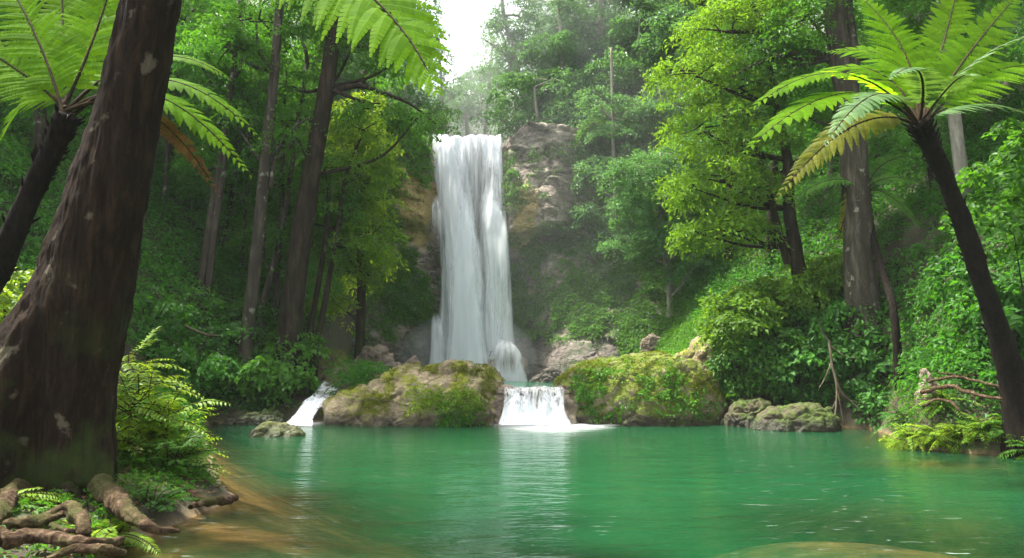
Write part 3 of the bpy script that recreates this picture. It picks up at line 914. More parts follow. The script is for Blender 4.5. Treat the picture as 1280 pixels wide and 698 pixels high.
boulder('boulder', 'peaked tan rock just right of the pale angular rock', [(488, 478), (496, 458), (508, 452), (518, 448), (526, 458), (532, 478)], 27.0, 0.7, ROCK_BARE, zb=0.6, seed=22, sub=6, amp=0.17)
boulder('boulder', 'long flat mossy slab above the broad tan boulder', [(424, 492), (440, 474), (468, 463), (498, 458), (522, 464), (534, 486)], 25.8, 0.9, ROCK_MOSSY, zb=0.5, seed=23, sub=6, amp=0.09)
boulder('boulder', 'dark wet rock at the head of the slanting cascade', [(400, 490), (406, 468), (424, 459), (446, 464), (456, 488)], 26.6, 0.8, ROCK_GREEN, zb=0.4, seed=24, sub=6, amp=0.17)
boulder('boulder', 'mossy hump below the pair of thin leaning trunks', [(388, 476), (396, 446), (408, 436), (424, 442), (432, 456), (440, 474)], 28.5, 1.0, ROCK_GREEN, zb=0.4, seed=25, sub=6, amp=0.17)
boulder('boulder', 'tiny moss topped rock alone in the pool near the slanting cascade', [(312, 547), (322, 536), (338, 528.5), (352, 530), (366, 537), (378, 547)], 18.6, 0.55, ROCK_GREEN, zb=-0.2, seed=31, sub=5, amp=0.09)
boulder('boulder', 'low dark rock under the leafy left bank', [(262, 535), (285, 522), (320, 515), (350, 520), (372, 535)], 22.4, 0.8, ROCK_SHADE, zb=-0.3, seed=32, sub=6, amp=0.17)
boulder('boulder', 'flat mossy rock at the waterline below the dry branches', [(938, 536), (950, 518), (975, 506), (1005, 505), (1032, 512), (1052, 536)], 20.4, 0.9, ROCK_SHADE, zb=-0.3, seed=33, sub=6, amp=0.08)
boulder('boulder', 'small dark green rock in the shade right of the rounded boulder', [(908, 532), (916, 510), (932, 501), (948, 502), (962, 514), (972, 532)], 21.4, 0.7, ROCK_SHADE, zb=-0.3, seed=34, sub=6, amp=0.17)
boulder('boulder', 'tan rock leaning on the bushy bank behind the rounded boulder', [(838, 462), (850, 440), (866, 426), (884, 424), (900, 440), (905, 462)], 26.5, 1.0, ROCK_MOSSY, zb=0.6, seed=35, sub=6, amp=0.17)
boulder('boulder', 'mossy tan rock wall under the right hand bush', [(884, 532), (890, 480), (900, 452), (918, 440), (940, 452), (955, 490), (962, 532)], 23.2, 0.8, ROCK_SHADE, zb=-0.2, seed=36, sub=6, amp=0.10)
boulder('boulder', 'brown outcrop on the green slope behind the rounded boulder', [(796, 450), (804, 428), (814, 418), (826, 430), (830, 450)], 33.0, 0.6, ROCK_BARE, zb=0.9, seed=38, sub=6, amp=0.17)
boulder('boulder', 'wet stepped rock under the splash right of the fall', [(606, 478), (612, 440), (624, 430), (644, 436), (656, 448), (666, 478)], 37.6, 0.8, ROCK_BARE, zb=0.5, seed=40, sub=6, amp=0.17)
boulder('boulder', 'grey tan rock pile along the cliff foot beside the green slope', [(660, 476), (690, 456), (730, 448), (770, 450), (806, 458), (816, 476)], 35.0, 1.0, ROCK_CLIFF, zb=0.5, seed=42, sub=7, amp=0.10)
boulder('boulder', 'upright tan rock among the roots on the right bank', [(1146, 512), (1150, 484), (1156, 466), (1164, 472), (1168, 490), (1178, 512)], 16.6, 0.35, ROCK_BARE, zb=0.7, seed=43, sub=6, amp=0.17)
boulder('boulder', 'moss covered stone beside the twisted roots in the bottom corner', [(2, 704), (12, 684), (38, 676), (62, 682), (78, 704)], 6.5, 0.35, ROCK_GREEN, zb=0.0, seed=45, sub=6, amp=0.10)


# leaves hanging on the two large boulders
rng = np.random.default_rng(4)
def boulder_plants(P, Nn, box, n, label, L, m, nl=26, rad=0.26):
    """small leafy plants rooted in the face of a boulder"""
    pr = np.column_stack([P[:, 0] / P[:, 1], (P[:, 2] - CAMZ) / P[:, 1]])
    a0, a1 = at(box[0], box[1], 22.), at(box[2], box[3], 22.)
    k = (P[:, 0] > min(a0[0], a1[0])) & (P[:, 0] < max(a0[0], a1[0])) & (P[:, 2] < a0[2]) & (P[:, 2] > a1[2]) & (Nn[:, 1] < 0.1)
    idx = np.where(k)[0]
    idx = rng.choice(idx, min(n, len(idx)), replace=False)
    g = fbm(P[idx] * 1.3, 6, 2) > -0.15
    idx = idx[g]
    mb = MB()
    sprays(mb, rng, P[idx] + Nn[idx] * 0.06, Nn[idx] + np.array([0, -0.2, 0.2]), rad, nl, L, droop=0.7, upw=0.5, wl=0.5)
    return mb
o = boulder_plants(BRP, BRN, (722, 462, 905, 518), 170, '', 0.12, LEAF_FRESH).obj('trailing_plant', LEAF_MID)
tag(o, 'fresh green trailing leaves covering the front of the rounded boulder', 'plant')
o = boulder_plants(BRP, BRN, (735, 448, 860, 478), 60, '', 0.09, LEAF_LIT).obj('trailing_plant', LEAF_LIT)
tag(o, 'yellow green leaves creeping over the sunny top edge of the rounded boulder', 'plant')
o = boulder_plants(BLP, BLN, (508, 484, 598, 506), 80, '', 0.10, LEAF_FRESH).obj('trailing_plant', LEAF_FRESH)
tag(o, 'bright green leafy tuft in the middle of the broad tan boulder', 'plant')
o = boulder_plants(BLP, BLN, (555, 500, 610, 526), 60, '', 0.10, LEAF_MID).obj('trailing_plant', LEAF_MID)
tag(o, 'small ferny tuft near the waterline of the broad tan boulder', 'plant')

def moss_part(o, P, Nn, n, seed):
    rng = np.random.default_rng(seed)
    k = np.where((Nn[:, 2] > 0.15) & (P[:, 2] > 0.35) & (fbm(P * 1.5, seed, 4) > 0.05) & (P[:, 1] < P[:, 1].mean() + .8))[0]
    idx = rng.choice(k, n)
    mb = MB()
    sprays(mb, rng, P[idx], Nn[idx] + np.array([0, 0, 0.3]), 0.10, 16, 0.045, droop=0.4, upw=0.6, wl=0.5, thick=.3)
    mb.obj('moss', MOSS, o, False)
MOSS = leaf_mat('moss_cushion', (0.08, 0.105, 0.006), (0.22, 0.24, 0.012), (0.20, 0.26, 0.01), 0.3, 0.8, 0.1)
moss_part(BL, BLP, BLN, 1700, 5)
moss_part(BR, BRP, BRN, 2300, 6)

# ------------------------------------------------------------------ trees
def trunk_tube(mb, pts, w, seed, n=12, rough=0.08):
    """pts rows (px, py, Y); w pixel widths"""
    W = np.array([at(*p) for p in pts])
    R = [0.5 * ww * p[2] / F for ww, p in zip(np.interp(np.linspace(0, 1, len(pts)), np.linspace(0, 1, len(w)), w), pts)]
    b = W[0].copy()
    zt = hgt(b[0], b[1])
    if b[2] > zt - 0.2:
        ex = b + (W[0] - W[1]) / max(np.linalg.norm(W[0] - W[1]), 1e-3) * 0.0
        ex[2] = zt - 0.4
        W = np.vstack([ex, W]); R = [R[0] * 1.35] + R
    tube(mb, W, R, n, seed, rough, nseg=max(24, 6 * len(W)))
    return W, (b[0], b[1], min(b[2], zt))

def tree(name, label, pts, w, lobes, leaf, bark, seed, limbs=(), stems=(), dens=1.0, L=0.165, rad=0.6, nl=64, group=None, cat='tree', fine=False, gap=0.33, droop=0.5, twigs=4):
    rng = np.random.default_rng(seed)
    tm = MB()
    W, base = trunk_tube(tm, pts, w, seed)
    root = thing(name, label, cat, base, group)
    for st, sw in stems:
        trunk_tube_free(tm, st, sw, seed + 3)
    for st, sw in limbs:
        trunk_tube_free(tm, st, sw, seed + 5)
    if lobes:
        cm = MB()
        for k, lb in enumerate(lobes):
            px, py, Y, rx, rz = lb
            c = at(px, py, Y)
            area = 4 * np.pi * (rx * rx + 2 * rx * rz) / 3
            n = max(6, int(dens * 1.6 * area / (np.pi * rad * rad)))
            C = lobe(cm, rng, c, (rx, rx, rz), n, nl, L, rad, seed * 31 + k, gap=gap, fine=fine, droop=droop)
            # a limb from the trunk to the lobe and twigs to some sprays
            j = np.argmin(np.linalg.norm(W - c, axis=1) + 0.9 * np.maximum(0, W[:, 2] - c[2] + 0.5))
            s0 = W[j]
            if np.linalg.norm(s0 - c) < 14:
                mid = 0.5 * (s0 + c) + np.array([rng.normal(0, .2), rng.normal(0, .2), -0.08 * np.linalg.norm(s0 - c)])
                rl = 0.035 + 0.02 * rx
                tube(tm, [s0, mid, c], [rl * 1.3, rl, rl * 0.5], 6, seed + k, nseg=10)
                for q in C[rng.choice(len(C), min(twigs, len(C)), replace=False)]:
                    tube(tm, [c + rng.normal(0, .12, 3), 0.5 * (c + q) + np.array([0, 0, .1]), q], [rl * .55, rl * .35, rl * .15], 5, 0, nseg=6)
        tm.obj('trunk', bark, root, True, False)
        cm.obj('crown', leaf, root, False)
    else:
        tm.obj('trunk', bark, root, True, False)
    return root

def trunk_tube_free(mb, pts, w, seed):
    W = np.array([at(*p) for p in pts])
    R = [0.5 * ww * p[2] / F for ww, p in zip(np.interp(np.linspace(0, 1, len(pts)), np.linspace(0, 1, len(w)), w), pts)]
    tube(mb, W, R, 9, seed, 0.08, nseg=max(14, 5 * len(W)))

def P3(Y, *pp):
    """photo pixels with one depth, or a pair of depths end to end"""
    Y0, Y1 = (Y, Y) if np.isscalar(Y) else Y
    n = len(pp)
    return [(x, y, Y0 + (Y1 - Y0) * i / max(n - 1, 1)) for i, (x, y) in enumerate(pp)]

# --- left side: the trunks one can tell apart
tree('forest_tree', 'slim grey barked tree rising from the broad leaved left bank', P3((24.3, 24.3), (305, 455), (316, 360), (331, 210), (343, 90), (352, -40), (356, -120)), (17, 15, 11, 9),
     [(320, 30, 24.3, 1.7, 1.1), (285, 60, 24.5, 1.6, 1.0), (350, 175, 24.3, 0.9, 0.5), (372, 150, 24.6, 1.0, 0.6), (310, -60, 24, 2.3, 1.4), (395, -50, 25, 2.0, 1.3), (290, 150, 25, 1.1, 0.7)], LEAF_MID, BARK_GREY, 101,
     limbs=[(P3(24.3, (338, 235), (345, 195), (362, 165), (385, 148)), (6, 2))])
tree('forest_tree', 'thick dark leaning tree with a long arched limb reaching toward the fall', P3((25, 25), (362, 420), (372, 330), (389, 220), (408, 110), (424, -20), (432, -120)), (30, 25, 20, 15),
     [(470, 135, 25, 1.4, 0.5), (520, 150, 25.5, 1.1, 0.45), (440, 60, 25.5, 1.6, 1.0), (400, 10, 26, 1.8, 1.2), (490, 20, 26, 1.4, 1.1), (450, -40, 26, 2.4, 1.4), (360, 110, 26, 1.3, 0.8), (505, 70, 27, 1.2, 0.9)], LEAF_MID, BARK_DARK, 102,
     limbs=[(P3(25, (407, 125), (425, 112), (452, 108), (482, 118), (512, 130), (545, 155)), (9, 6, 2)), (P3(25, (392, 215), (370, 170), (350, 150)), (5, 2))])
tree('forest_tree', 'left one of two thin dark trunks leaning above the slanting cascade', P3(26, (384, 440), (390, 400), (399, 350), (408, 290), (412, 230)), (8, 7, 5),
     [(405, 215, 26.5, 1.3, 0.9), (428, 260, 26.5, 1.2, 0.8), (395, 280, 27, 1.0, 0.6)], LEAF_MID, BARK_DARK, 103, dens=1.1)
tree('forest_tree', 'right one of two thin dark trunks leaning above the slanting cascade', P3(26, (394, 440), (402, 400), (411, 350), (419, 300), (430, 230)), (9, 7, 5),
     [(445, 215, 26.5, 1.4, 0.9), (455, 165, 27, 1.3, 0.9), (440, 310, 26.5, 1.3, 0.7), (462, 290, 27, 1.0, 0.7)], LEAF_LIT, BARK_DARK, 104, dens=1.2)
tree('forest_tree', 'sunlit yellow green tree nearest the left of the fall', P3((29, 29), (450, 420), (452, 340), (448, 250), (452, 150), (455, 90)), (12, 10, 7),
     [(458, 215, 29, 1.3, 0.7), (470, 250, 29, 1.0, 0.7), (445, 265, 29, 1.2, 0.7), (430, 300, 29, 1.2, 0.8), (462, 320, 29, 1.2, 0.7), (440, 345, 29, 1.2, 0.7), (435, 170, 29, 1.4, 0.9), (465, 180, 29, 1.1, 0.7), (420, 380, 29, 1.0, 0.6), (455, 135, 29, 1.2, 0.8)], LEAF_FRESH, BARK_DARK, 105, dens=1.15)  # lime leaves carry this crown's sunlit look in their colour
tree('forest_tree', 'left stem of the pale twin trunks behind the rust coloured frond', P3(25, (252, 352), (262, 280), (275, 200), (290, 100), (300, 0)), (9, 8, 5),
     [(275, 140, 25.5, 1.5, 0.9), (300, 60, 26, 1.6, 1.0), (250, 215, 26, 1.0, 0.5)], LEAF_DARK, BARK_GREY, 106)
tree('forest_tree', 'right stem of the pale twin trunks behind the rust coloured frond', P3(25, (261, 355), (268, 290), (278, 220), (284, 150), (300, 30)), (9, 8, 5),
     [(310, 120, 26, 1.3, 0.8), (255, 90, 26, 1.6, 1.0), (305, 210, 26, 1.1, 0.6)], LEAF_DARK, BARK_GREY, 107)
tree('forest_tree', 'thin straight sapling between the rust coloured frond and the big trunk', P3(27, (196, 340), (203, 270), (210, 180), (215, 60)), (6, 5, 3),
     [(215, 60, 27, 1.6, 1.0), (235, 140, 27.5, 1.2, 0.7), (190, 120, 28, 1.6, 0.9)], LEAF_DARK, BARK_GREY, 108)
tree('forest_tree', 'slim crooked trunk close behind the slim grey tree', P3(26.5, (326, 390), (340, 340), (352, 290), (366, 200), (384, 80)), (9, 7, 5),
     [(330, 300, 26.5, 1.1, 0.6), (350, 230, 27, 1.3, 0.7), (372, 40, 27, 1.8, 1.2)], LEAF_MID, BARK_GREY, 109)
tree('forest_tree', 'upright slender trunk just left of the thick dark leaning tree', P3(27.5, (343, 400), (347, 330), (352, 250), (356, 120)), (9, 7, 4),
     [(345, 330, 27.5, 1.0, 0.5), (340, 110, 28, 1.8, 1.0), (368, 270, 28, 1.0, 0.5)], LEAF_MID, BARK_GREY, 110)
tree('forest_tree', 'thin pole like sapling in the gloom left of the slim grey tree', P3(28, (296, 380), (303, 320), (309, 240), (312, 160)), (5, 4, 3),
     [(312, 170, 28, 1.2, 0.7), (290, 260, 28, 1.0, 0.6)], LEAF_DARK, BARK_GREY, 111)

# --- right side
tree('forest_tree', 'stout grey trunked tree with pale bark spots on the right bank', P3((22, 22), (1080, 395), (1075, 330), (1068, 220), (1064, 150), (1050, 70), (1040, -40), (1036, -130)), (44, 34, 30, 27, 22),
     [(1010, 20, 22.5, 1.6, 1.1), (980, 80, 23, 1.5, 0.9), (1095, -40, 22.5, 2.4, 1.3), (1020, -60, 23, 2.2, 1.3), (1100, 60, 24, 1.5, 0.9), (1000, 140, 24, 1.3, 0.7), (955, 60, 23, 1.4, 0.9)], LEAF_MID, BARK_GREY, 121,
     limbs=[(P3(22.5, (1044, 80), (1020, 66), (985, 68), (950, 78), (915, 96)), (10, 7, 3)), (P3(22, (1062, 140), (1066, 80), (1058, 0), (1052, -90)), (20, 16, 12))])
tree('forest_tree', 'yellow green tree with spreading sunlit crown over the right bushes', P3((24, 24), (1000, 352), (994, 310), (986, 262), (984, 200), (970, 130), (955, 40)), (18, 16, 11, 6),
     [(905, 40, 24, 1.8, 1.1), (870, 95, 24, 1.7, 0.9), (925, 110, 24, 1.8, 0.9), (880, 165, 24, 1.6, 0.8), (935, 180, 24, 1.7, 0.8), (900, 225, 24, 1.7, 0.8), (865, 235, 24.3, 1.1, 0.6), (950, 240, 24, 1.3, 0.7), (895, 285, 24, 1.6, 0.7), (935, 290, 24.2, 1.2, 0.6), (965, 30, 24.5, 1.7, 1.0), (920, -20, 24.5, 2.0, 1.0), (870, 290, 24.5, 1.0, 0.5)], LEAF_LIT, BARK_DARK, 122,
     limbs=[(P3(24, (985, 300), (965, 292), (930, 288), (895, 298)), (7, 5, 2)), (P3(24, (985, 330), (968, 268), (955, 215), (930, 150)), (11, 8, 4))], dens=1.15, L=0.155)
tree('forest_tree', 'pale smooth trunk beside the large right tree fern', P3(21, (1215, 330), (1203, 225), (1192, 140), (1180, 40), (1172, -60)), (17, 15, 12),
     [(1150, 20, 21.5, 1.5, 0.9), (1200, -40, 21.5, 2.4, 1.2), (1240, 80, 22, 1.4, 0.8), (1120, 110, 22.5, 1.2, 0.7)], LEAF_MID, BARK_PALE, 123)
tree('forest_tree', 'thin dark trunk below the fronds of the large right tree fern', P3(23, (1188, 395), (1180, 330), (1170, 260), (1158, 190)), (9, 7, 5),
     [(1150, 200, 23.5, 1.1, 0.6), (1180, 270, 24, 1.1, 0.6)], LEAF_DARK, BARK_DARK, 124)
tree('forest_tree', 'cool green tree on the slope right of the bare cliff', P3((34, 33), (838, 372), (834, 330), (832, 270), (826, 190)), (9, 7, 4),
     [(800, 215, 33, 1.9, 1.1), (835, 245, 32.5, 1.9, 1.0), (795, 265, 33, 1.6, 0.9), (825, 300, 32.5, 1.6, 0.8), (860, 290, 32.5, 1.5, 0.8), (850, 200, 33, 1.8, 1.1), (785, 300, 33.5, 1.2, 0.6), (865, 335, 32.5, 1.3, 0.7), (770, 240, 34, 1.1, 0.7)], LEAF_COOL_HAZE, BARK_PALE, 125, L=0.17)
tree('forest_tree', 'second cool green tree higher on the slope behind the first one', P3((37, 37), (770, 330), (768, 250), (766, 150), (764, 60)), (7, 5, 3),
     [(745, 215, 37, 1.5, 1.0), (770, 175, 37, 1.7, 1.0), (735, 265, 37, 1.0, 0.7), (790, 140, 37, 1.5, 1.0), (750, 130, 37, 1.4, 0.9)], LEAF_COOL_HAZE, BARK_PALE, 126, L=0.18)

# --- on the clifftop, fading into the mist
def ctree(label, trunk, w, Y, lobes, leaf, seed, limbs=(), **k):
    tree('clifftop_tree', label, P3(Y, *trunk), w, [(a, b, Y + (c if len(r) else 0), *r) for a, b, c, *r in lobes], leaf, BARK_PALE if k.pop('pale', True) else BARK_DARK, seed, limbs=limbs, L=k.pop('L', 0.26), rad=k.pop('rad', 0.85), nl=k.pop('nl', 48), **k)
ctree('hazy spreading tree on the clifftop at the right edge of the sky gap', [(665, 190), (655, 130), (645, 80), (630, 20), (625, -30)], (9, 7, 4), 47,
      [(630, 45, 0, 1.8, 1.1), (650, 20, 0, 2.4, 1.2), (650, 75, 0, 2.2, 1.2), (640, -25, 0, 2.2, 1.2), (670, 40, 1, 2.0, 1.2), (628, 95, 1, 1.8, 1.0)], LEAF_COOL_HAZE, 131, limbs=[(P3(47, (650, 110), (632, 70), (606, 50)), (5, 2))], gap=0.4)
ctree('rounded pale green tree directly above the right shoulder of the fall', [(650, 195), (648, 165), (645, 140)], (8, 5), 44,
      [(645, 120, 0, 1.9, 1.4), (665, 150, 0, 1.8, 1.2), (628, 150, 0, 1.6, 1.0), (675, 115, 1, 1.7, 1.2), (650, 165, 0, 1.4, .6)], LEAF_COOL_HAZE, 132)
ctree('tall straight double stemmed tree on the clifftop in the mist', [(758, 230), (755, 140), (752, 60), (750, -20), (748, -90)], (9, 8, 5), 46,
      [(745, 30, 0, 2.0, 1.3), (765, 70, 0, 1.8, 1.0), (730, 70, 0, 1.9, 1.0), (755, -20, 0, 2.6, 1.3), (740, 110, 0, 1.5, 0.8), (715, 20, 1, 2.0, 1.2)], LEAF_COOL_HAZE, 133, limbs=[(P3(46, (766, 200), (764, 110), (768, 30)), (6, 4))])
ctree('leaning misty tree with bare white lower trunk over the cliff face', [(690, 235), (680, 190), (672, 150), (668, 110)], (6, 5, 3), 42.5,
      [(690, 100, 0, 1.8, 1.2), (710, 140, 0, 1.6, 1.0), (695, 165, 0, 1.3, .8)], LEAF_COOL_HAZE, 134)
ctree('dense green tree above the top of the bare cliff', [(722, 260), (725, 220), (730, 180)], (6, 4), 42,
      [(725, 170, 0, 1.8, 1.2), (712, 205, 0, 1.3, .8), (745, 200, 0, 1.4, 1.0), (740, 160, 1, 1.6, 1.0)], LEAF_COOL_HAZE, 135)
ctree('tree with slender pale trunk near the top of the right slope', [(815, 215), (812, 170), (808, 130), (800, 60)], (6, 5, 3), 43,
      [(790, 95, 0, 1.9, 1.1), (815, 65, 0, 2.0, 1.2), (800, 20, 0, 2.0, 1.2), (830, 110, 0, 1.8, 1.1), (800, 150, 0, 1.6, 1.0), (840, 150, 0, 1.7, 1.0)], LEAF_COOL_HAZE, 136)
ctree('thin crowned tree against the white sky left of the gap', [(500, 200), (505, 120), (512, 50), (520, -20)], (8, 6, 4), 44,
      [(505, 25, 0, 2.0, 1.2), (525, 60, 0, 1.4, .9), (490, 90, 0, 1.9, 1.1), (520, -30, 0, 2.2, 1.2), (515, 125, 0, 1.6, 1.0), (535, 10, 1, 1.0, .8)], LEAF_COOL_HAZE, 137, gap=0.42)
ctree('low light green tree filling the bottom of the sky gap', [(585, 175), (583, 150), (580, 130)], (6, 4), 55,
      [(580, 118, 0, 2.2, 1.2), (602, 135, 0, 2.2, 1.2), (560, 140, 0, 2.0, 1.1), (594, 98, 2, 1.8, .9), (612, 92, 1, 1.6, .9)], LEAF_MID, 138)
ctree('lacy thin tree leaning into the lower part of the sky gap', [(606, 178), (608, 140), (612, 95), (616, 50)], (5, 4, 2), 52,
      [(614, 62, 0, 1.3, .9), (604, 88, 0, 1.3, .8), (620, 40, 0, 1.1, .8), (600, 118, 1, 1.5, .9)], LEAF_COOL_HAZE, 143, gap=0.45, dens=.8)
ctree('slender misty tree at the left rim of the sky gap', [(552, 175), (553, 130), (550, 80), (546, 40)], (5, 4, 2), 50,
      [(548, 70, 0, 1.0, .8), (556, 98, 0, 1.2, .8), (544, 40, 0, 1.1, .8), (566, 122, 0, 1.2, .8)], LEAF_COOL_HAZE, 144, gap=0.45, dens=.8)
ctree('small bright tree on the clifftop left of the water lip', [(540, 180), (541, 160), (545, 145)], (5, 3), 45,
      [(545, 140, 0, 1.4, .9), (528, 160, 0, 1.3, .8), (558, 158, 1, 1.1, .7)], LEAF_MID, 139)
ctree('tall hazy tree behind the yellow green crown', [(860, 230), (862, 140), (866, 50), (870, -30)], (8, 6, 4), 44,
      [(850, 30, 0, 2.0, 1.2), (875, -10, 0, 2.4, 1.3), (840, 80, 0, 1.8, 1.1), (830, -10, 1, 2.2, 1.3), (860, 120, 0, 1.8, 1.1)], LEAF_COOL_HAZE, 140)
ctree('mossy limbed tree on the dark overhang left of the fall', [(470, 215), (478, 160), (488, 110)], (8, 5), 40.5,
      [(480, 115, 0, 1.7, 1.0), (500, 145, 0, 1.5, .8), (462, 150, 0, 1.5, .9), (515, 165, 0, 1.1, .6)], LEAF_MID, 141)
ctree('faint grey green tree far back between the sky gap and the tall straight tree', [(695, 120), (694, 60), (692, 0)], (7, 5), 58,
      [(690, 50, 0, 2.6, 1.5), (700, 10, 0, 2.8, 1.6), (680, 90, 0, 2.4, 1.3), (715, 75, 0, 2.4, 1.4)], LEAF_COOL_HAZE, 142)

# ------------------------------------------------------------------ filler trees of the dark wood on both sides, and the far forest mass
frng = np.random.default_rng(77)
def filler(name, label, x, y, hgt_, leaf, bark, seed, group, rmul=1.0, L=0.16, low=0.25):
    """one tree of the closed wood: own trunk and own layered crown"""
    rng = np.random.default_rng(seed)
    z0 = hgt(x, y)
    root = thing(name, label, 'tree', (x, y, z0), group)
    tm, cm = MB(), MB()
    lean = rng.normal(0, 0.05, 2)
    top = np.array([x + lean[0] * hgt_, y + lean[1] * hgt_, z0 + hgt_])
    b = np.array([x, y, z0 - 0.3])
    pts = [b, b * .6 + top * .4 + np.array([rng.normal(0, .25), rng.normal(0, .25), 0]), top]
    r0 = rng.uniform(0.10, 0.20)
    C = tube(tm, pts, [r0 * 1.25, r0 * .8, r0 * .3], 9, seed, 0.08, nseg=20)
    nl = int(rng.integers(5, 8))
    for k in range(nl):
        f = low + (1 - low) * (k + rng.uniform(0, .8)) / nl
        p = b + (top - b) * f
        a = rng.uniform(0, 2 * np.pi)
        dist = rng.uniform(0.5, 1.7) * (1.15 - 0.6 * f) * rmul
        c = p + np.array([math.cos(a) * dist, math.sin(a) * dist, 0.3])
        R = rng.uniform(1.1, 1.9) * (1.15 - 0.45 * f) * rmul
        rad = 0.7
        n = max(8, int(1.7 * R * R * 4 * 0.75 / (rad * rad)))
        Cs = lobe(cm, rng, c, (R, R, R * 0.6), n, 46, L, rad, seed * 13 + k, gap=0.3)
        tube(tm, [p - np.array([0, 0, .5]), 0.5 * (p + c) - np.array([0, 0, .25]), c], [r0 * .4, r0 * .3, r0 * .12], 5, 0, nseg=8)
    tm.obj('trunk', bark, root, True, False)
    cm.obj('crown', leaf, root, False)
    return root

def spots(n, xr, yr, ok, dmin, rng):
    out = []
    for _ in range(6000):
        x, y = rng.uniform(*xr), rng.uniform(*yr)
        if ok(x, y) and all((x - a) ** 2 + (y - b) ** 2 > dmin ** 2 for a, b in out):
            out.append((x, y))
            if len(out) == n: break
    return out
def pxof(x, y, z=2.0):
    d = np.array([x, y, z - CAMZ])
    dep = d[1] * math.cos(PITCH) + d[2] * math.sin(PITCH)
    up = -d[1] * math.sin(PITCH) + d[2] * math.cos(PITCH)
    return 640 + F * d[0] / dep, 349 - F * up / dep
dL = lambda x, y: sdist(np.array([[x, y]]), SHORE)[0]
okL = lambda x, y: pxof(x, y)[0] < 395 and pxof(x, y)[0] > -230 and dL(x, y) > 3.0 and (y > 27 or x < -14.5)
sl = spots(30, (-34, -7), (17, 43), okL, 2.6, frng)
for i, (x, y) in enumerate(sl):
    filler('forest_tree', 'leafy tree packed into the dark wood behind the left bank trunks', x, y, frng.uniform(9, 15), LEAF_DARK if frng.uniform() < .72 else LEAF_MID,
           BARK_GREY if frng.uniform() < .6 else BARK_DARK, 300 + i, 'trees of the dark wood on the left slope', 1.1, 0.17)
okR = lambda x, y: pxof(x, y)[0] > 905 and pxof(x, y)[0] < 1500 and dL(x, y) > 3.5 and (y > 25.5 or x > 15.5)
sr = spots(28, (8, 36), (15, 42), okR, 2.6, frng)
for i, (x, y) in enumerate(sr):
    filler('forest_tree', 'leafy tree packed into the dark wood behind the stout grey trunk', x, y, frng.uniform(9, 14), LEAF_DARK if frng.uniform() < .55 else LEAF_MID,
           BARK_GREY if frng.uniform() < .5 else BARK_DARK, 400 + i, 'trees of the dark wood on the right slope', 1.1, 0.17)
okB = lambda x, y: (pxof(x, y, 20)[0] > 705 or pxof(x, y, 20)[0] < 475) and 380 < pxof(x, y, 20)[0] < 960 and abs(x + 2.5) > 5
sb = spots(17, (-16, 24), (41.5, 53), okB, 3.2, frng)
for i, (x, y) in enumerate(sb):
    filler('clifftop_tree', 'misty tree in the crowd of trees above the cliff', x, y, frng.uniform(9, 15), LEAF_COOL_HAZE, BARK_PALE, 500 + i, 'crowd of misty trees above the cliff', 1.35, 0.26, 0.15)
okS = lambda x, y: 745 < pxof(x, y)[0] < 905 and y > 35.5 and y < 41
ss = spots(7, (5, 13), (35, 41), okS, 1.7, frng)
for i, (x, y) in enumerate(ss):
    filler('forest_tree', 'cool green tree clinging to the steep slope right of the cliff', x, y, frng.uniform(5, 9), LEAF_COOL_HAZE, BARK_PALE, 560 + i, 'trees clinging to the steep slope', 0.95, 0.2, 0.2)

rng = np.random.default_rng(12)
mb = MB()
for i in range(230):
    x = rng.uniform(-40, 46); y = rng.uniform(56, 80)
    p = pxof(x, y, 28)[0]
    z = hgt(x, y) + rng.uniform(0.5, 13)
    px, py = pxof(x, y, z)
    if 520 < px < 640 and py < 118: continue
    lobe(mb, rng, (x, y, z), (2.6, 2.6, 1.7), 22, 34, 0.36, 1.1, i, gap=0.3)
tag(mb.obj('forest', LEAF_COOL_HAZE, None, False), 'far off forest fading into pale mist beyond the clifftop', None, None, 'stuff')

# ------------------------------------------------------------------ undergrowth
def ground_cover(name, label, n, xr, yr, ok, leaf, L, rad, nl, zr, seed, wl=0.45, fine=False):
    rng = np.random.default_rng(seed)
    P = np.column_stack([rng.uniform(*xr, n), rng.uniform(*yr, n)])
    d = sdist(P, SHORE)
    du = sdist(P, UPPER)
    px, py = pxof(P[:, 0], P[:, 1], 2.0) if False else (640 + F * P[:, 0] / P[:, 1], None)
    k = ok(P[:, 0], P[:, 1], d, px) & (du > 0.5)
    P = P[k]; px = px[k]
    z = height(P)
    C = np.column_stack([P, z + rng.uniform(zr[0], zr[1], len(P))])
    e = 0.3
    gxn = (height(P + np.array([e, 0])) - z) / e
    gyn = (height(P + np.array([0, e])) - z) / e
    out = np.column_stack([-gxn, -gyn, np.full(len(P), 0.6)]) + rng.normal(0, .3, (len(P), 3))
    mb = MB()
    sprays(mb, rng, C, out, rad * rng.uniform(.6, 1.3, len(C)), nl, L, droop=0.6, upw=0.7, wl=wl, fine=fine)
    return tag(mb.obj(name, leaf, None, False), label, None, None, 'stuff')
ground_cover('undergrowth', 'dark green undergrowth covering the left slope', 11000, (-32, -4.5), (16, 41), lambda x, y, d, px: (d > 0.5) & (px < 520) & (px > -160) & ((x < -11) | (y > 21)), LEAF_DARK, 0.15, 0.55, 34, (0.05, 0.9), 21)
ground_cover('undergrowth', 'bright ground plants on the slope left of the fall', 4000, (-13, -5), (27, 41), lambda x, y, d, px: (px > 385) & (px < 525), LEAF_MOSS, 0.14, 0.5, 34, (0.0, 0.5), 22)
ground_cover('undergrowth', 'dark green undergrowth covering the right slope', 11000, (8, 34), (14, 41), lambda x, y, d, px: (d > 0.6) & (px > 870) & (px < 1440), LEAF_DARK, 0.15, 0.55, 34, (0.05, 0.9), 23)
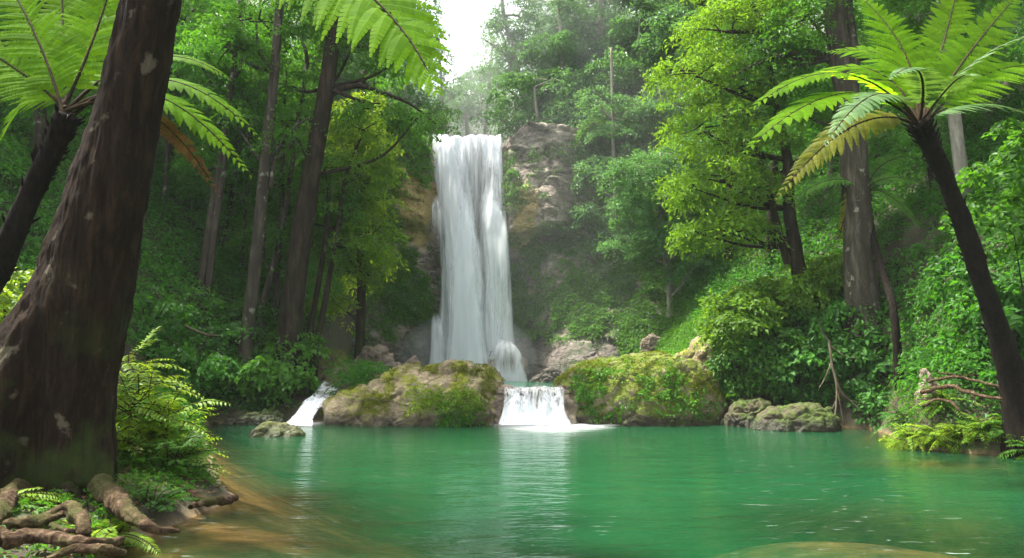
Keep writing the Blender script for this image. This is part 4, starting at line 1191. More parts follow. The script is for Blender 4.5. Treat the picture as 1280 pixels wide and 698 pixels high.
ground_cover('undergrowth', 'soft green ground plants on the open slope right of the fall', 9000, (2.5, 16), (28, 41.5), lambda x, y, d, px: (px > 690) & (px < 925), LEAF_MOSS, 0.12, 0.5, 36, (0.0, 0.3), 24)
ground_cover('undergrowth', 'low plants on the near left bank beside the big trunk', 900, (-14, -4.2), (5.5, 16), lambda x, y, d, px: (d > 0.45) & ((y > 9.5) | (x < -6.8)), LEAF_MID, 0.11, 0.4, 34, (0.02, 0.45), 25)
ground_cover('undergrowth', 'small leafy seedlings scattered over the soil round the roots', 900, (-7, -3.6), (5.4, 10.5), lambda x, y, d, px: (d > 0.25), LEAF_MID, 0.06, 0.14, 14, (0.01, 0.14), 27)
ground_cover('undergrowth', 'low plants fringing the right water edge', 2600, (7.5, 20), (12, 22), lambda x, y, d, px: (d > 0.12) & (d < 1.6), LEAF_MID, 0.10, 0.3, 30, (0.0, 0.3), 28)
ground_cover('undergrowth', 'dark plants fringing the left water edge', 2600, (-14, -5), (15, 26), lambda x, y, d, px: (d > 0.12) & (d < 1.6) & (px < 385), LEAF_DARK, 0.13, 0.34, 30, (0.0, 0.45), 29)
ground_cover('undergrowth', 'shaded plants behind the right tree fern', 800, (9.5, 24), (9, 17), lambda x, y, d, px: (d > 1.2), LEAF_DARK, 0.14, 0.45, 36, (0.05, 0.7), 26)

rng = np.random.default_rng(55)
P = np.column_stack([rng.uniform(-12, 14, 42000), rng.uniform(4.5, 20, 42000)])
d = sdist(P, SHORE); P = P[(d > 0.12) & (d < 3.2)]
z = height(P)
C = np.column_stack([P, z + 0.03])
nn_ = nrm(np.array([0, 0, 1.0]) + rng.normal(0, .3, (len(C), 3)))
aa = rng.uniform(0, 6.28, len(C))
mb = MB()
leaves(mb, C, np.column_stack([np.cos(aa), np.sin(aa), rng.normal(0, .15, len(C))]), nn_, rng.uniform(.05, .11, len(C)), rng.uniform(.025, .05, len(C)), rng.uniform(0, 1, len(C)))
tag(mb.obj('leaf_litter', LITTER, None, False), 'brown fallen leaves littering both banks', None, None, 'stuff')

# leaves clinging to the cliff, leaving the bare face and the ochre ledges free
rng = np.random.default_rng(31)
CP = CL.reshape(-1, 3)
d_ = np.gradient(CL, axis=0); e_ = np.gradient(CL, axis=1)
CN = nrm(np.cross(e_, d_)).reshape(-1, 3)
CN = np.where(CN[:, 1:2] > 0, -CN, CN)
pxc, pyc = pxof(CP[:, 0], CP[:, 1], CP[:, 2])
wobx = 18 * fbm(CP * 0.5, 3, 3); 
p_ = np.zeros(len(CP))
p_ = np.where((pyc > 290 + wobx * .5) & (pyc < 405 + wobx), 0.95, p_)                          # recess below the cap ledge
p_ = np.where((pxc < 500 + wobx) & (pyc < 420), 0.9, p_)                                    # left wall
p_ = np.where((pxc < 538) & (pyc < 235 + wobx), 0.8, p_)                                    # over the left ledge
p_ = np.where((pxc > 634) & (pxc < 690 + wobx) & (pyc > 185) & (pyc < 262 + wobx * .6) & (pxc + pyc * .3 > 690), 0.7, p_)
bare = (pxc > 640 + wobx * .4) & (pxc < 722 + wobx + (pyc - 180) * 0.22) & (pyc < 305 + wobx) & (pxc - 640 > (pyc - 180) * 0.28 - 5)
p_ = np.where(bare & (pyc > 180), 0.07, p_)
p_ = np.where((pxc > 725 + wobx + (pyc - 180) * 0.22), 0.9, p_)
p_ = np.where((pxc > 640) & (pyc > 300 + wobx) & (pyc < 420 + wobx), 0.95, p_)
p_ = np.where((np.abs(CP[:, 0] + 2.55) < 2.25), 0.10 * (pyc > 300), p_)
g = fbm(CP * 0.8, 9, 3)
w_ = np.clip(p_ * (0.55 + 1.1 * g), 0, 1)
w_[CP[:, 2] < 0.8] = 0
w_ = w_ * np.where(_st.ravel() > 0.4, 0.12, 1)
idx = rng.choice(len(CP), 17000, replace=True, p=w_ / w_.sum())
mb = MB()
sprays(mb, rng, CP[idx] + CN[idx] * 0.08 + rng.normal(0, .06, (len(idx), 3)), CN[idx] + np.array([0, 0, 0.3]), 0.36, 26, 0.14, droop=0.7, upw=0.6, wl=0.55)
tag(mb.obj('ivy', LEAF_MOSS, None, False), 'green creeper and small ferns clinging to the cliff', None, None, 'stuff')

# hanging vines over the left overhang
for i, (px, py0, py1) in enumerate([(484, 150, 232), (492, 140, 215), (500, 165, 248), (506, 150, 222), (478, 160, 245), (515, 175, 222)]):
    mb = MB()
    Y = 36.9 + 0.12 * i
    tube(mb, [at(px, py0, Y), at(px + 1.5, 0.5 * (py0 + py1), Y - .05), at(px - 1, py1, Y)], [0.03, 0.025, 0.015], 5, i, nseg=10)
    tag(mb.obj('hanging_vine', BARK_PALE, None, True, False), 'thin pale vine dangling over the dark overhang left of the fall', 'vine', 'vines dangling over the left overhang')

# ------------------------------------------------------------------ tree ferns
def frond(parent, P0, PM, P2, width, leaf, seed, up=(0, 0, 1), n=32, m=15, start=0.16, stalk_r=0.022, label=None, sag=0.25, name='frond', jag=0.06, stalk=True):
    """one feather: stalk, paired pinnae, each with its own row of leaflets"""
    rng = np.random.default_rng(seed)
    P0, PM, P2 = map(np.asarray, (P0, PM, P2))
    ctrl = 2 * PM - 0.5 * (P0 + P2)
    B = lambda t: (1 - t)[:, None] ** 2 * P0 + (2 * t * (1 - t))[:, None] * ctrl + (t ** 2)[:, None] * P2
    t = np.linspace(0, 1, 60)
    C = B(t)
    T = nrm(np.gradient(C, axis=0))
    side = nrm(np.cross(T, np.broadcast_to(np.asarray(up, float), T.shape)))
    nor = np.cross(side, T)
    Ltot = np.linalg.norm(np.diff(C, axis=0), axis=1).sum()
    mb = MB()
    ts = start + (1 - start) * (np.arange(n) + 0.5) / n
    step = Ltot * (1 - start) / n
    V, Q, R = [], [], []
    for s in (-1, 1):
        for k, tk in enumerate(ts):
            tk = tk + rng.normal(0, 0.15) * (1 - start) / n
            i = min(max(tk, 0), 1) * 59
            i0 = int(min(i, 58)); f = i - i0
            c = C[i0] * (1 - f) + C[i0 + 1] * f
            tt, ss, nn = T[i0], side[i0] * s, nor[i0]
            u = (tk - start) / (1 - start)
            prof = min(1.0, (u / 0.22) ** 0.6 * 0.55 + 0.45 if u < 0.22 else 1.0) * (1 - max(0, (u - 0.3) / 0.7) ** 1.7 * 0.93)
            ang = math.radians(18 + 34 * u) + rng.normal(0, .05)
            d = nrm(ss * math.cos(ang) + tt * math.sin(ang) + nn * (0.10 + rng.normal(0, .05)))
            pl = width * prof * rng.uniform(0.93, 1.05)
            if jag and rng.uniform() < jag: pl *= rng.uniform(.3, .8)
            q = nrm(np.cross(nn, d))            # in-plane, across the pinna
            pn = np.cross(d, q)
            w0 = step * 0.70 * min(1.0, prof * 1.6)
            mm = max(5, int(m * (0.4 + 0.6 * prof)))
            a = (np.arange(mm + 1)) / mm
            env = np.minimum(1, (a / 0.08) ** .5) * (1 - a ** 2.2 * 0.92)
            mid = c + d * (a * pl)[:, None] + np.array([0, 0, -1.0]) * (sag * pl * a ** 2)[:, None] + tt * (0.06 * pl * a ** 2)[:, None]
            rv = np.clip(rng.uniform(.1, .9) + rng.normal(0, .18, mm), 0, 1)
            for e in (-1, 1):
                b0, b1 = mid[:-1], mid[1:]
                ln = w0 * 0.5 * (env[:-1] + env[1:])
                off = q * e
                fw = d * (w0 * 0.40) * env[:-1, None]
                t0 = b0 + off * ln[:, None] + fw + pn * (-0.10 * ln)[:, None]
                gapf = 0.74
                t1 = b0 + (b1 - b0) * gapf + off * ln[:, None] * 0.92 + fw * 1.1 + pn * (-0.10 * ln)[:, None]
                b1g = b0 + (b1 - b0) * 0.985
                vv = np.stack([b0 + pn * 0.004, b1g + pn * 0.004, t1, t0], 1).reshape(-1, 3)
                V.append(vv); R.append(rv)
    V = np.vstack(V)
    Q = np.arange(len(V)).reshape(-1, 4)
    mb.add(V, Q, r=np.concatenate(R))
    o = mb.obj(name, leaf, parent, False)
    if label: o['label'] = label
    if stalk:
        sm = MB()
        tube(sm, C[::6], [stalk_r * 1.5, stalk_r, stalk_r * .75, stalk_r * .5], 6, seed, nseg=30)
        so = sm.obj('stalk', STALK, parent, True, False)
        so.parent = o
    return o

def fern_tree(label, trunk, w, crown, fronds, seed, rough=0.22):
    """fronds: (mid px,py,Y), (tip px,py,Y), width m, leaf material, up hint, label"""
    tm = MB()
    W = np.array([at(*p) for p in trunk])
    R = [0.5 * ww * p[2] / F for ww, p in zip(w, trunk)]
    b = W[0].copy(); zt = hgt(b[0], b[1])
    if b[2] > zt - .1:
        ex = b.copy(); ex[2] = zt - 0.4
        W = np.vstack([ex, W]); R = [R[0] * 1.3] + R
    tube(tm, W, R, 22, seed, rough, nseg=90)
    sr = np.random.default_rng(seed + 500)
    Cs = spline(W, 200)
    Rs = np.interp(np.linspace(0, 1, 200), np.linspace(0, 1, len(R)), R)
    Ts = nrm(np.gradient(Cs, axis=0))
    for k in range(150):
        i = int(200 * (1 - sr.uniform(0, 1) ** 1.6 * 0.85)) - 1
        a = sr.uniform(0, 2 * np.pi)
        h = nrm(np.cross(Ts[i], [0, 1.0, 0.2])); g_ = np.cross(Ts[i], h)
        o_ = h * math.cos(a) + g_ * math.sin(a)
        p0 = Cs[i] + o_ * Rs[i] * 0.85
        ln = sr.uniform(.3, .9) * Rs[i] * (0.5 + 0.6 * (i / 200))
        tube(tm, [p0, p0 + (o_ * 0.45 + Ts[i] * 0.5) * ln, p0 + (o_ * 0.75 + Ts[i] * 1.0) * ln], [Rs[i] * .16, Rs[i] * .12, Rs[i] * .04], 5, 0, nseg=5)
    root = thing('tree_fern', label, 'tree fern', (b[0], b[1], min(zt, b[2])))
    tm.obj('trunk', BARK_FERN, root, True, False)
    c = at(*crown)
    rng = np.random.default_rng(seed)
    for k, (md, tp, wd, lm, up, lb) in enumerate(fronds):
        cc = c + rng.normal(0, .04, 3)
        frond(root, cc, at(*md), at(*tp), wd, lm, seed * 10 + k, up, label=lb)
    return root

UPC = (0, -0.75, 0.65)    # blade turned partly to face the water
fern_tree('large tree fern leaning over the right bank with a dark slender trunk',
          P3((14.5, 13.5), (1272, 520), (1262, 460), (1240, 390), (1212, 305), (1184, 228), (1162, 180), (1150, 154)), (34, 28, 23, 22, 21, 22, 26), (1150, 156, 13.5),
          [((1052, 92, 12.9), (932, 142, 12.3), 0.62, FERN_LIT, (0, -0.45, 0.9), None),
           ((1050, 118, 12.5), (922, 200, 11.7), 0.60, FERN_LIT, (0, -0.5, 0.9), None),
           ((1066, 158, 13.3), (968, 252, 13.1), 0.52, FERN_OLIVE, (-0.1, -0.75, 0.6), 'yellowing olive frond hanging lowest'),
           ((1098, 118, 12.3), (1030, 184, 11.3), 0.50, FERN_GREY, (0.1, -0.5, 0.9), 'grey green frond seen edge on in front'),
           ((1128, 62, 14.1), (1070, -8, 14.9), 0.95, FERN_LIT, (0.2, -0.9, 0.35), 'broad lime frond rising to the left'),
           ((1212, 66, 14.6), (1275, -8, 15.6), 0.80, FERN_LIT, (0, -0.9, 0.4), None),
           ((1205, 88, 12.9), (1292, 42, 12.3), 0.50, FERN_GREY, (0.1, -0.35, 0.95), 'grey green frond reaching out of the picture'),
           ((1178, 60, 14.8), (1205, -50, 15.6), 0.80, FERN_LIT, (0, -0.9, 0.4), None),
           ((1228, 95, 14.4), (1310, 85, 15.0), 0.75, FERN_LIT, (0, -0.7, 0.7), None),
           ((1090, 88, 14.6), (1000, 100, 15.2), 0.62, FERN_LIT, (0, -0.6, 0.8), None),
           ((1120, 78, 14.7), (1035, 65, 15.7), 0.80, FERN_LIT, (0, -0.8, 0.6), None),
           ((1215, 130, 13.9), (1300, 150, 14.1), 0.50, FERN_GREY, (0, -0.5, 0.9), None),
           ((1150, 92, 12.3), (1110, 100, 11.2), 0.45, FERN_GREY, (0.1, -0.3, 1), None),
           ((1190, 105, 12.5), (1215, 95, 11.5), 0.40, FERN_GREY, (0, -0.3, 1), None)], 7)
fern_tree('tree fern half hidden behind the massive dark trunk with lime and rust fronds',
          P3((10.6, 10.2), (-70, 470), (-30, 385), (2, 325), (40, 240), (66, 185), (84, 145)), (44, 36, 31, 28, 26, 30), (84, 142, 10.2),
          [((120, 40, 10.6), (150, -60, 11.2), 0.75, FERN_LIT, (0.2, -0.9, 0.35), None),
           ((48, 52, 10.4), (5, -30, 10.8), 0.75, FERN_LIT, (0, -0.9, 0.4), None),
           ((28, 92, 10.2), (-60, 40, 10.2), 0.70, FERN_LIT, (0, -0.8, 0.6), None),
           ((45, 118, 10.6), (0, 175, 11.0), 0.55, FERN_LIT, (-.2, -0.8, 0.5), None),
           ((205, 100, 10.4), (327, 176, 10.4), 0.42, FERN_LIT, (0, -0.55, 0.85), None),
           ((200, 122, 10.8), (316, 225, 10.8), 0.42, FERN_LIT, (0.1, -0.65, 0.75), None),
           ((190, 72, 11.2), (288, 100, 11.6), 0.42, FERN_LIT, (0, -0.6, 0.8), None),
           ((185, 142, 10.6), (276, 248, 10.8), 0.30, FERN_DEAD, (0.2, -0.7, 0.65), 'withered rust coloured frond hanging down'),
           ((100, 55, 11.2), (215, 5, 11.8), 0.70, FERN_LIT, (0, -0.8, 0.6), None),
           ((80, 60, 11.4), (75, -60, 12), 0.75, FERN_LIT, (0, -0.95, 0.3), None)], 8)
fern_tree('tall tree fern whose long frond arches into the top of the view beside the fall',
          P3((10.2, 9.6), (62, 520), (92, 380), (128, 240), (160, 120), (182, 20), (196, -70), (204, -150)), (34, 30, 28, 26, 26, 26, 28), (204, -152, 9.6),
          [((418, -42, 8.4), (548, 120, 7.6), 0.98, FERN_LIT, (0.1, -0.95, 0.35), 'long lime frond arching across the top of the view'),
           ((100, -230, 9.2), (10, -150, 9), 0.7, FERN_LIT, (0, -0.6, 0.8), None),
           ((240, -260, 10.2), (300, -330, 11), 0.8, FERN_LIT, (0, -0.8, 0.6), None),
           ((340, -200, 10.2), (420, -120, 11), 0.7, FERN_LIT, (0, -0.6, 0.8), None),
           ((150, -240, 10.6), (80, -300, 11.2), 0.8, FERN_LIT, (0, -0.8, 0.6), None)], 9)
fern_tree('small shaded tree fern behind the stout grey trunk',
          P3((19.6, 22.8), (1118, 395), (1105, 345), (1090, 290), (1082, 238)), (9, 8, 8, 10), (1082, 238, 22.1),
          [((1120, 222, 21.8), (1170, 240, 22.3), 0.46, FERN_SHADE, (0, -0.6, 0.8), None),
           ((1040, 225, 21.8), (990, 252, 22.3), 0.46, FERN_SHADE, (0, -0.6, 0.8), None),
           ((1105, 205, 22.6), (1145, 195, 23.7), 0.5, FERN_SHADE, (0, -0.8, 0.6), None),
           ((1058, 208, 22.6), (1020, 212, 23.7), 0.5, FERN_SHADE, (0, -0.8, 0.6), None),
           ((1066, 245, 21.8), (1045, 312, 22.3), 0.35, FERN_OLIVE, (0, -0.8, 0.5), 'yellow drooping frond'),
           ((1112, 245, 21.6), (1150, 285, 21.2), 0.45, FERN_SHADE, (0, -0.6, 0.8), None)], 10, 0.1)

# ------------------------------------------------------------------ the massive dark trunk in front, with buttress and roots
def big_tree():
    prof = [(-160, 226, 62), (-60, 205, 66), (0, 188, 70), (100, 168, 76), (200, 145, 86), (300, 119, 103), (360, 103, 117), (420, 80, 140), (465, 64, 154), (520, 54, 156), (580, 50, 162), (640, 48, 168)]
    Y = 8.6
    rows = spline(np.array(prof, float), 300)
    nt = 220
    a = np.linspace(0, 2 * np.pi, nt, endpoint=False)
    V = np.zeros((len(rows), nt, 3))
    for i, (py, cx, w) in enumerate(rows):
        c = at(cx, py, Y); r = 0.5 * w / F * Y
        fl = float(sstep(330, 600, py))
        lobe_ = 0.10 * np.cos(3 * a + 0.6) + 0.13 * np.cos(5 * a + 1.9) + 0.06 * np.cos(8 * a + .3)
        rr = r * (0.96 + fl * lobe_ * 1.35 + 0.03 * np.cos(2 * a + py * .004))
        V[i, :, 0] = c[0] + rr * np.cos(a); V[i, :, 1] = c[1] + rr * np.sin(a); V[i, :, 2] = c[2]
    nd = np.stack([np.cos(a), np.sin(a), 0 * a], -1)[None]
    q = V * np.array([1, 1, 0.16])
    dd = 0.075 * (ridged(q * np.array([9, 9, 6.0]), 61, 4) - 0.6) + 0.06 * (ridged(q * 3.0, 67, 2) - .6) + 0.05 * fbm(V * np.array([1.2, 1.2, .8]), 63, 4) + 0.022 * fbm(V * np.array([12, 12, 5.]), 65, 3)
    V = V + nd * dd[..., None]
    base = at(56, 610, Y); base[2] = hgt(base[0], base[1])
    root = thing('giant_tree', 'massive dark brown rainforest trunk with buttressed foot leaning into the left of the view', 'tree', base)
    mb = MB(); mb.add(V, grid_faces(len(rows), nt, True))
    mb.obj('trunk', BARK_BIG, root, True, False)
    # roots lying on the ground
    def rt(pts, w, seed, m, z=0.36):
        W = [onz(x, y, z + dz) for x, y, dz in pts]
        R = [0.5 * ww * p[1] / F for ww, p in zip(np.interp(np.linspace(0, 1, len(pts)), np.linspace(0, 1, len(w)), w), W)]
        b = MB(); tube(b, W, R, 26, seed, 0.42, nseg=110, wob=0.8); b.obj('root', m, root, True, False)
    rt([(-30, 668, .1), (0, 642, .12), (14, 618, .16), (28, 612, .14), (36, 624, 0)], (24, 22, 18, 16), 1, ROOT_TAN)
    rt([(-20, 664, .05), (20, 655, .08), (60, 647, .10), (86, 638, .14), (102, 648, .14), (106, 664, .06), (102, 684, -.1)], (12, 14, 17, 17, 13), 2, ROOT_TAN)
    rt([(-30, 694, .1), (-6, 672, .12), (14, 676, .10), (42, 670, .10), (92, 678, .08), (128, 680, .05), (152, 674, 0)], (20, 20, 16, 14, 9), 3, ROOT_TAN)
    rt([(60, 700, .02), (92, 686, .05), (130, 686, .05), (158, 690, -.02)], (9, 11, 10, 6), 4, ROOT_TAN)
    rt([(128, 610, .1), (160, 642, .06), (190, 660, .02), (222, 665, -.2)], (26, 17, 11, 5), 5, ROOT_TAN)
    rt([(92, 560, .42), (98, 592, .20), (88, 620, .06), (100, 640, -.05)], (44, 34, 24, 12), 6, BARK_BIG)
    rt([(30, 560, .5), (16, 600, .2), (-10, 624, .05)], (44, 34, 18), 7, BARK_BIG)
    rt([(40, 640, .02), (74, 660, .05), (110, 664, .04)], (6, 7, 4), 8, ROOT_TAN)
    return root
big_tree()
def lone_root(pts, w, seed, label, z):
    W = [onz(x, y, z + dz) for x, y, dz in pts]
    R = [0.5 * ww * p[1] / F for ww, p in zip(np.interp(np.linspace(0, 1, len(pts)), np.linspace(0, 1, len(w)), w), W)]
    b = MB(); tube(b, W, R, 12, seed, 0.34, nseg=60, wob=1.1)
    tag(b.obj('driftwood', ROOT_TAN, None, True, False), label, 'driftwood')
lone_root([(200, 606, .2), (232, 616, .14), (262, 626, .1), (294, 622, .04)], (7, 11, 11, 7), 21, 'pale driftwood lying at the tip of the left shore', 0.05)
lone_root([(236, 634, .08), (262, 628, .08), (290, 628, .0)], (6, 9, 5), 22, 'smaller weathered stick below the pale driftwood', 0.05)
for k, (pts, w, lb) in enumerate([
        ([(1150, 492, 15.4), (1180, 484, 15.2), (1215, 492, 14.6), (1250, 500, 14.0)], (8, 9, 8, 6), 'longest twisted root running to the foot of the right tree fern'),
        ([(1160, 478, 15.8), (1190, 472, 15.6), (1225, 478, 15.2), (1256, 486, 14.6)], (5, 7, 6, 5), 'thin root on the right bank just above the longest twisted root'),
        ([(1172, 466, 16.2), (1205, 470, 16), (1235, 466, 15.6)], (4, 6, 4), 'uppermost brown root step on the right bank'),
        ([(1154, 508, 15.2), (1172, 500, 15), (1186, 502, 14.8), (1200, 512, 14.5)], (6, 7, 6, 4), 'short mossy root curling over the ferns of the right bank')]):
    b = MB(); W = [at(*p) for p in pts]
    tube(b, W, [0.30 * ww * p[2] / F for ww, p in zip(w, pts)], 10, 70 + k, 0.34, nseg=50, wob=1.4)
    tag(b.obj('tree_root', ROOT_TAN, None, True, False), lb, 'root')

# ------------------------------------------------------------------ shrubs and ferns
def shrub(label, lobes, leaf, seed, L, rad, nl, group=None, fine=True, wl=0.5, dens=1.0, droop=0.6, name='shrub', nst=7):
    rng = np.random.default_rng(seed)
    c0 = at(*lobes[0][:3])
    z0 = hgt(c0[0], c0[1])
    root = thing(name, label, 'shrub', (c0[0], c0[1], z0), group)
    cm, tm = MB(), MB()
    for k, (px, py, Y, rx, rz) in enumerate(lobes):
        c = at(px, py, Y)
        area = 4 * np.pi * (rx * rx + 2 * rx * rz) / 3
        n = max(6, int(dens * 1.2 * area / (np.pi * rad * rad)))
        C = lobe(cm, rng, c, (rx, rx, rz), n, nl, L, rad, seed * 17 + k, fine=fine, wl=wl, droop=droop, gap=0.28)
        for q in C[rng.choice(len(C), min(nst, len(C)), replace=False)]:
            b = np.array([c0[0] + rng.normal(0, .12), c0[1] + rng.normal(0, .12), z0 - .1])
            tube(tm, [b, 0.5 * (b + q) + rng.normal(0, .12, 3), q], [.028, .02, .008], 5, 0, nseg=8)
    tm.obj('stem', BARK_DARK, root, True, False)
    cm.obj('foliage', leaf, root, False)
    return root
# right bank mound; sunlight on its top put into the lighter leaf colour
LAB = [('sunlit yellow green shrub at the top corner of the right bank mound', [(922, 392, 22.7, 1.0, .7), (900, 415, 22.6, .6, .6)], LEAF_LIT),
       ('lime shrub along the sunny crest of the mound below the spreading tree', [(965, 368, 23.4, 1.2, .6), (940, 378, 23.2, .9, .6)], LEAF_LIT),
       ('sunlit green shrub between the spreading tree foot and the stout grey trunk', [(1030, 345, 24.4, 1.2, .8), (1005, 360, 24.0, 1.0, .6)], LEAF_LIT),
       ('dark leafy shrub in the middle of the right bank mound', [(985, 418, 23.0, 1.3, .9), (960, 440, 22.8, 1.0, .8)], LEAF_MID),
       ('dark shrub drooping over the water left of the dry branches', [(930, 455, 22.9, .9, .9), (915, 480, 22.8, .6, .5)], LEAF_MID),
       ('deep green shrub in front of the stout grey trunk', [(1050, 415, 22.4, 1.3, .8), (1030, 440, 22.2, 1.1, .8)], LEAF_DARK),
       ('shadowy shrub behind the dry branches', [(1000, 470, 22.6, 1.1, .9), (1040, 485, 22.6, 1.0, .7)], LEAF_DARK),
       ('big leaved shrub right of the dry branches', [(1110, 440, 21.6, 1.2, .7), (1130, 470, 21.2, .9, .7)], LEAF_DARK),
       ('low dark shrub between the dry branches and the ferny right bank', [(1090, 490, 21.2, .9, .6), (1118, 505, 20.4, .7, .45)], LEAF_DARK),
       ('shrub in deep shade to the right of the stout grey trunk', [(1130, 395, 22.2, 1.3, .8), (1165, 410, 21.6, 1.1, .8)], LEAF_DARK)]
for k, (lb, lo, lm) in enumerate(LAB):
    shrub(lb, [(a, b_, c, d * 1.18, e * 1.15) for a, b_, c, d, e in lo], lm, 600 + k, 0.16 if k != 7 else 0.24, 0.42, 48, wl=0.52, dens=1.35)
shrub('dark leafy shrub hanging over the rock beside the rounded boulder', [(925, 440, 22.4, .9, .6), (905, 468, 22.3, .55, .5), (948, 478, 22.2, .6, .5)], LEAF_MID, 630, .15, .4, 48, wl=.52, dens=1.3)
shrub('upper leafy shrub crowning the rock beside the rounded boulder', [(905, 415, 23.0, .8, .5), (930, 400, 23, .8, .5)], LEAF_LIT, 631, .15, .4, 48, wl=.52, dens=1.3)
# left bank
LAB = [('broad leaved shrub at the foot of the slim grey tree', [(300, 478, 23.3, 1.1, .7), (330, 470, 23.3, .9, .6)], LEAF_MID, .22),
       ('broad leaved shrub hanging over the water beside the slanting cascade', [(360, 470, 23.5, .9, .7), (350, 490, 23.3, .7, .5)], LEAF_MID, .22),
       ('shaded shrub left of the slim grey tree over the dark shore', [(262, 470, 22.5, 1.1, .8), (240, 490, 22.1, .9, .7)], LEAF_DARK, .2),
       ('shrub around the foot of the thick dark leaning tree', [(376, 440, 24.8, 1.0, .7), (350, 430, 25.0, .9, .6)], LEAF_MID, .17),
       ('dark spreading shrub on the left slope behind the broad leaved shrubs', [(270, 420, 24.5, 1.4, .8), (225, 420, 23.9, 1.2, .8)], LEAF_DARK, .17),
       ('deep green shrub against the right edge of the massive dark trunk', [(190, 400, 21.9, 1.3, .9), (205, 450, 21.1, 1.1, .8)], LEAF_DARK, .17),
       ('lighter green shrub under the pale twin trunks', [(250, 375, 25.2, 1.2, .6), (280, 385, 25.2, 1.1, .5)], LEAF_MID, .15)]
for k, (lb, lo, lm, L) in enumerate(LAB):
    shrub(lb, lo, lm, 640 + k, L, 0.45, 36, wl=0.5)
shrub('bright leafy shrub behind the left edge of the massive dark trunk', [(8, 375, 12.5, .75, .55), (-20, 420, 12.2, .8, .6), (25, 350, 13, .5, .3)], LEAF_FRESH, 660, .14, .34, 44)
shrub('light green leafy branches at the right edge beside the large tree fern', [(1262, 225, 15, 1.0, .6), (1285, 180, 15, 1.0, .6), (1240, 265, 15.3, .8, .5), (1275, 300, 15, .9, .5)], LEAF_MID, 661, .17, .42, 40, nst=1)
shrub('dim green shrub at the right edge under the light green branches', [(1265, 385, 16.5, 1.2, .9), (1230, 420, 17, 1.1, .8), (1215, 350, 17.5, 1.0, .7)], LEAF_DARK, 662, .17, .42, 40)

def pinnate(mb, sm, P0, d, length, droop, npair, L, rng, wl=0.33, r0=.009):
    """a leaf stalk with paired leaflets, arching over"""
    t = np.linspace(0, 1, 14)
    C = np.asarray(P0) + np.outer(t * length, d) + np.outer(t ** 2 * length * droop, [0, 0, -1.0])
    tube(sm, C[::2], [r0, r0 * .7, r0 * .3], 5, 0, nseg=10)
    T = nrm(np.gradient(C, axis=0))
    up = nrm(np.array([0, 0, 1.0]) + rng.normal(0, .15, 3))
    ts = np.linspace(0.18, 0.99, npair)
    i = (ts * 13).astype(int).clip(0, 12); f = (ts * 13 - i)[:, None]
    c = C[i] * (1 - f) + C[i + 1] * f
    for s in (-1, 1):
        side = nrm(np.cross(T[i], up)) * s
        ax = nrm(side * 0.85 + T[i] * 0.5 + np.array([0, 0, -0.12]) + rng.normal(0, .08, (npair, 3)))
        env = np.sin(np.pi * (0.16 + 0.80 * ts)) ** .6
        leaves(mb, c, ax, nrm(up + rng.normal(0, .12, (npair, 3))), L * env, L * wl * env, np.clip(rng.uniform(.3, .9) + rng.normal(0, .12, npair), 0, 1), True, 0.15)

def fern_clump(label, px, py, Y, n, length, L, leaf, seed, el=(0.25, 1.2), droop=0.45, npair=12, group=None, name='fern', z=None, wl=0.33, az=None, rise=0.0):
    rng = np.random.default_rng(seed)
    b = at(px, py, Y)
    b[2] = hgt(b[0], b[1]) if z is None else z
    root = thing(name, label, 'fern', b, group)
    mb, sm = MB(), MB()
    for k in range(n):
        a = rng.uniform(0, 2 * np.pi) if az is None else rng.uniform(*az)
        e = rng.uniform(*el)
        d = np.array([math.cos(a) * math.cos(e), math.sin(a) * math.cos(e), math.sin(e)])
        pinnate(mb, sm, b + np.array([rng.normal(0, .07), rng.normal(0, .07), rng.uniform(0, rise)]), d, length * rng.uniform(.6, 1.1), droop * rng.uniform(.6, 1.3), npair, L * rng.uniform(.8, 1.15), rng, wl)
    sm.obj('stem', STALK, root, True, False)
    mb.obj('fronds', leaf, root, False)
    return root
# foreground left
for k, (lb, px, py, Y, n, ln, L, lm, rise, np_) in enumerate([
        ('tall lime leafy plant against the right side of the massive dark trunk', 165, 560, 10.2, 60, 1.05, .17, LEAF_FRESH, 1.1, 11),
        ('bushy yellow green plant leaning over the left shore', 205, 575, 10.6, 70, 1.0, .16, LEAF_FRESH, .8, 11),
        ('upper lime sprays growing beside the massive dark trunk', 160, 520, 11.2, 40, 1.1, .16, LEAF_FRESH, 1.5, 11),
        ('drooping green plant at the waters edge above the pale driftwood', 222, 605, 10.0, 45, .75, .13, LEAF_MID, .3, 10)]):
    fern_clump(lb, px, py, Y, n, ln, L, lm, 700 + k, rise=rise, npair=np_, name='leafy_plant', el=(0.0, 1.1), wl=.30)
fern_clump('sword fern with long neat fronds at the foot of the massive dark trunk', 140, 650, 7.3, 18, .85, .125, LEAF_FRESH, 720, npair=24, wl=.22, el=(.15, 1.1), droop=.55)
fern_clump('single low fern spreading from behind the roots in the bottom corner', -2, 612, 7.5, 9, .75, .10, LEAF_FRESH, 721, npair=22, wl=.22, el=(.15, .7), az=(-.9, .6))
fern_clump('small fern between the roots and the sword fern', 118, 668, 6.9, 8, .36, .07, LEAF_MID, 722, npair=16, wl=.25)
fern_clump('little fern sprouting by the mossy stone', 60, 640, 7.3, 8, .34, .07, LEAF_MID, 723, npair=16, wl=.25)
fern_clump('fern in the shade between the sword fern and the shore', 190, 635, 8.4, 16, .6, .1, LEAF_DARK, 724, npair=16, wl=.25)
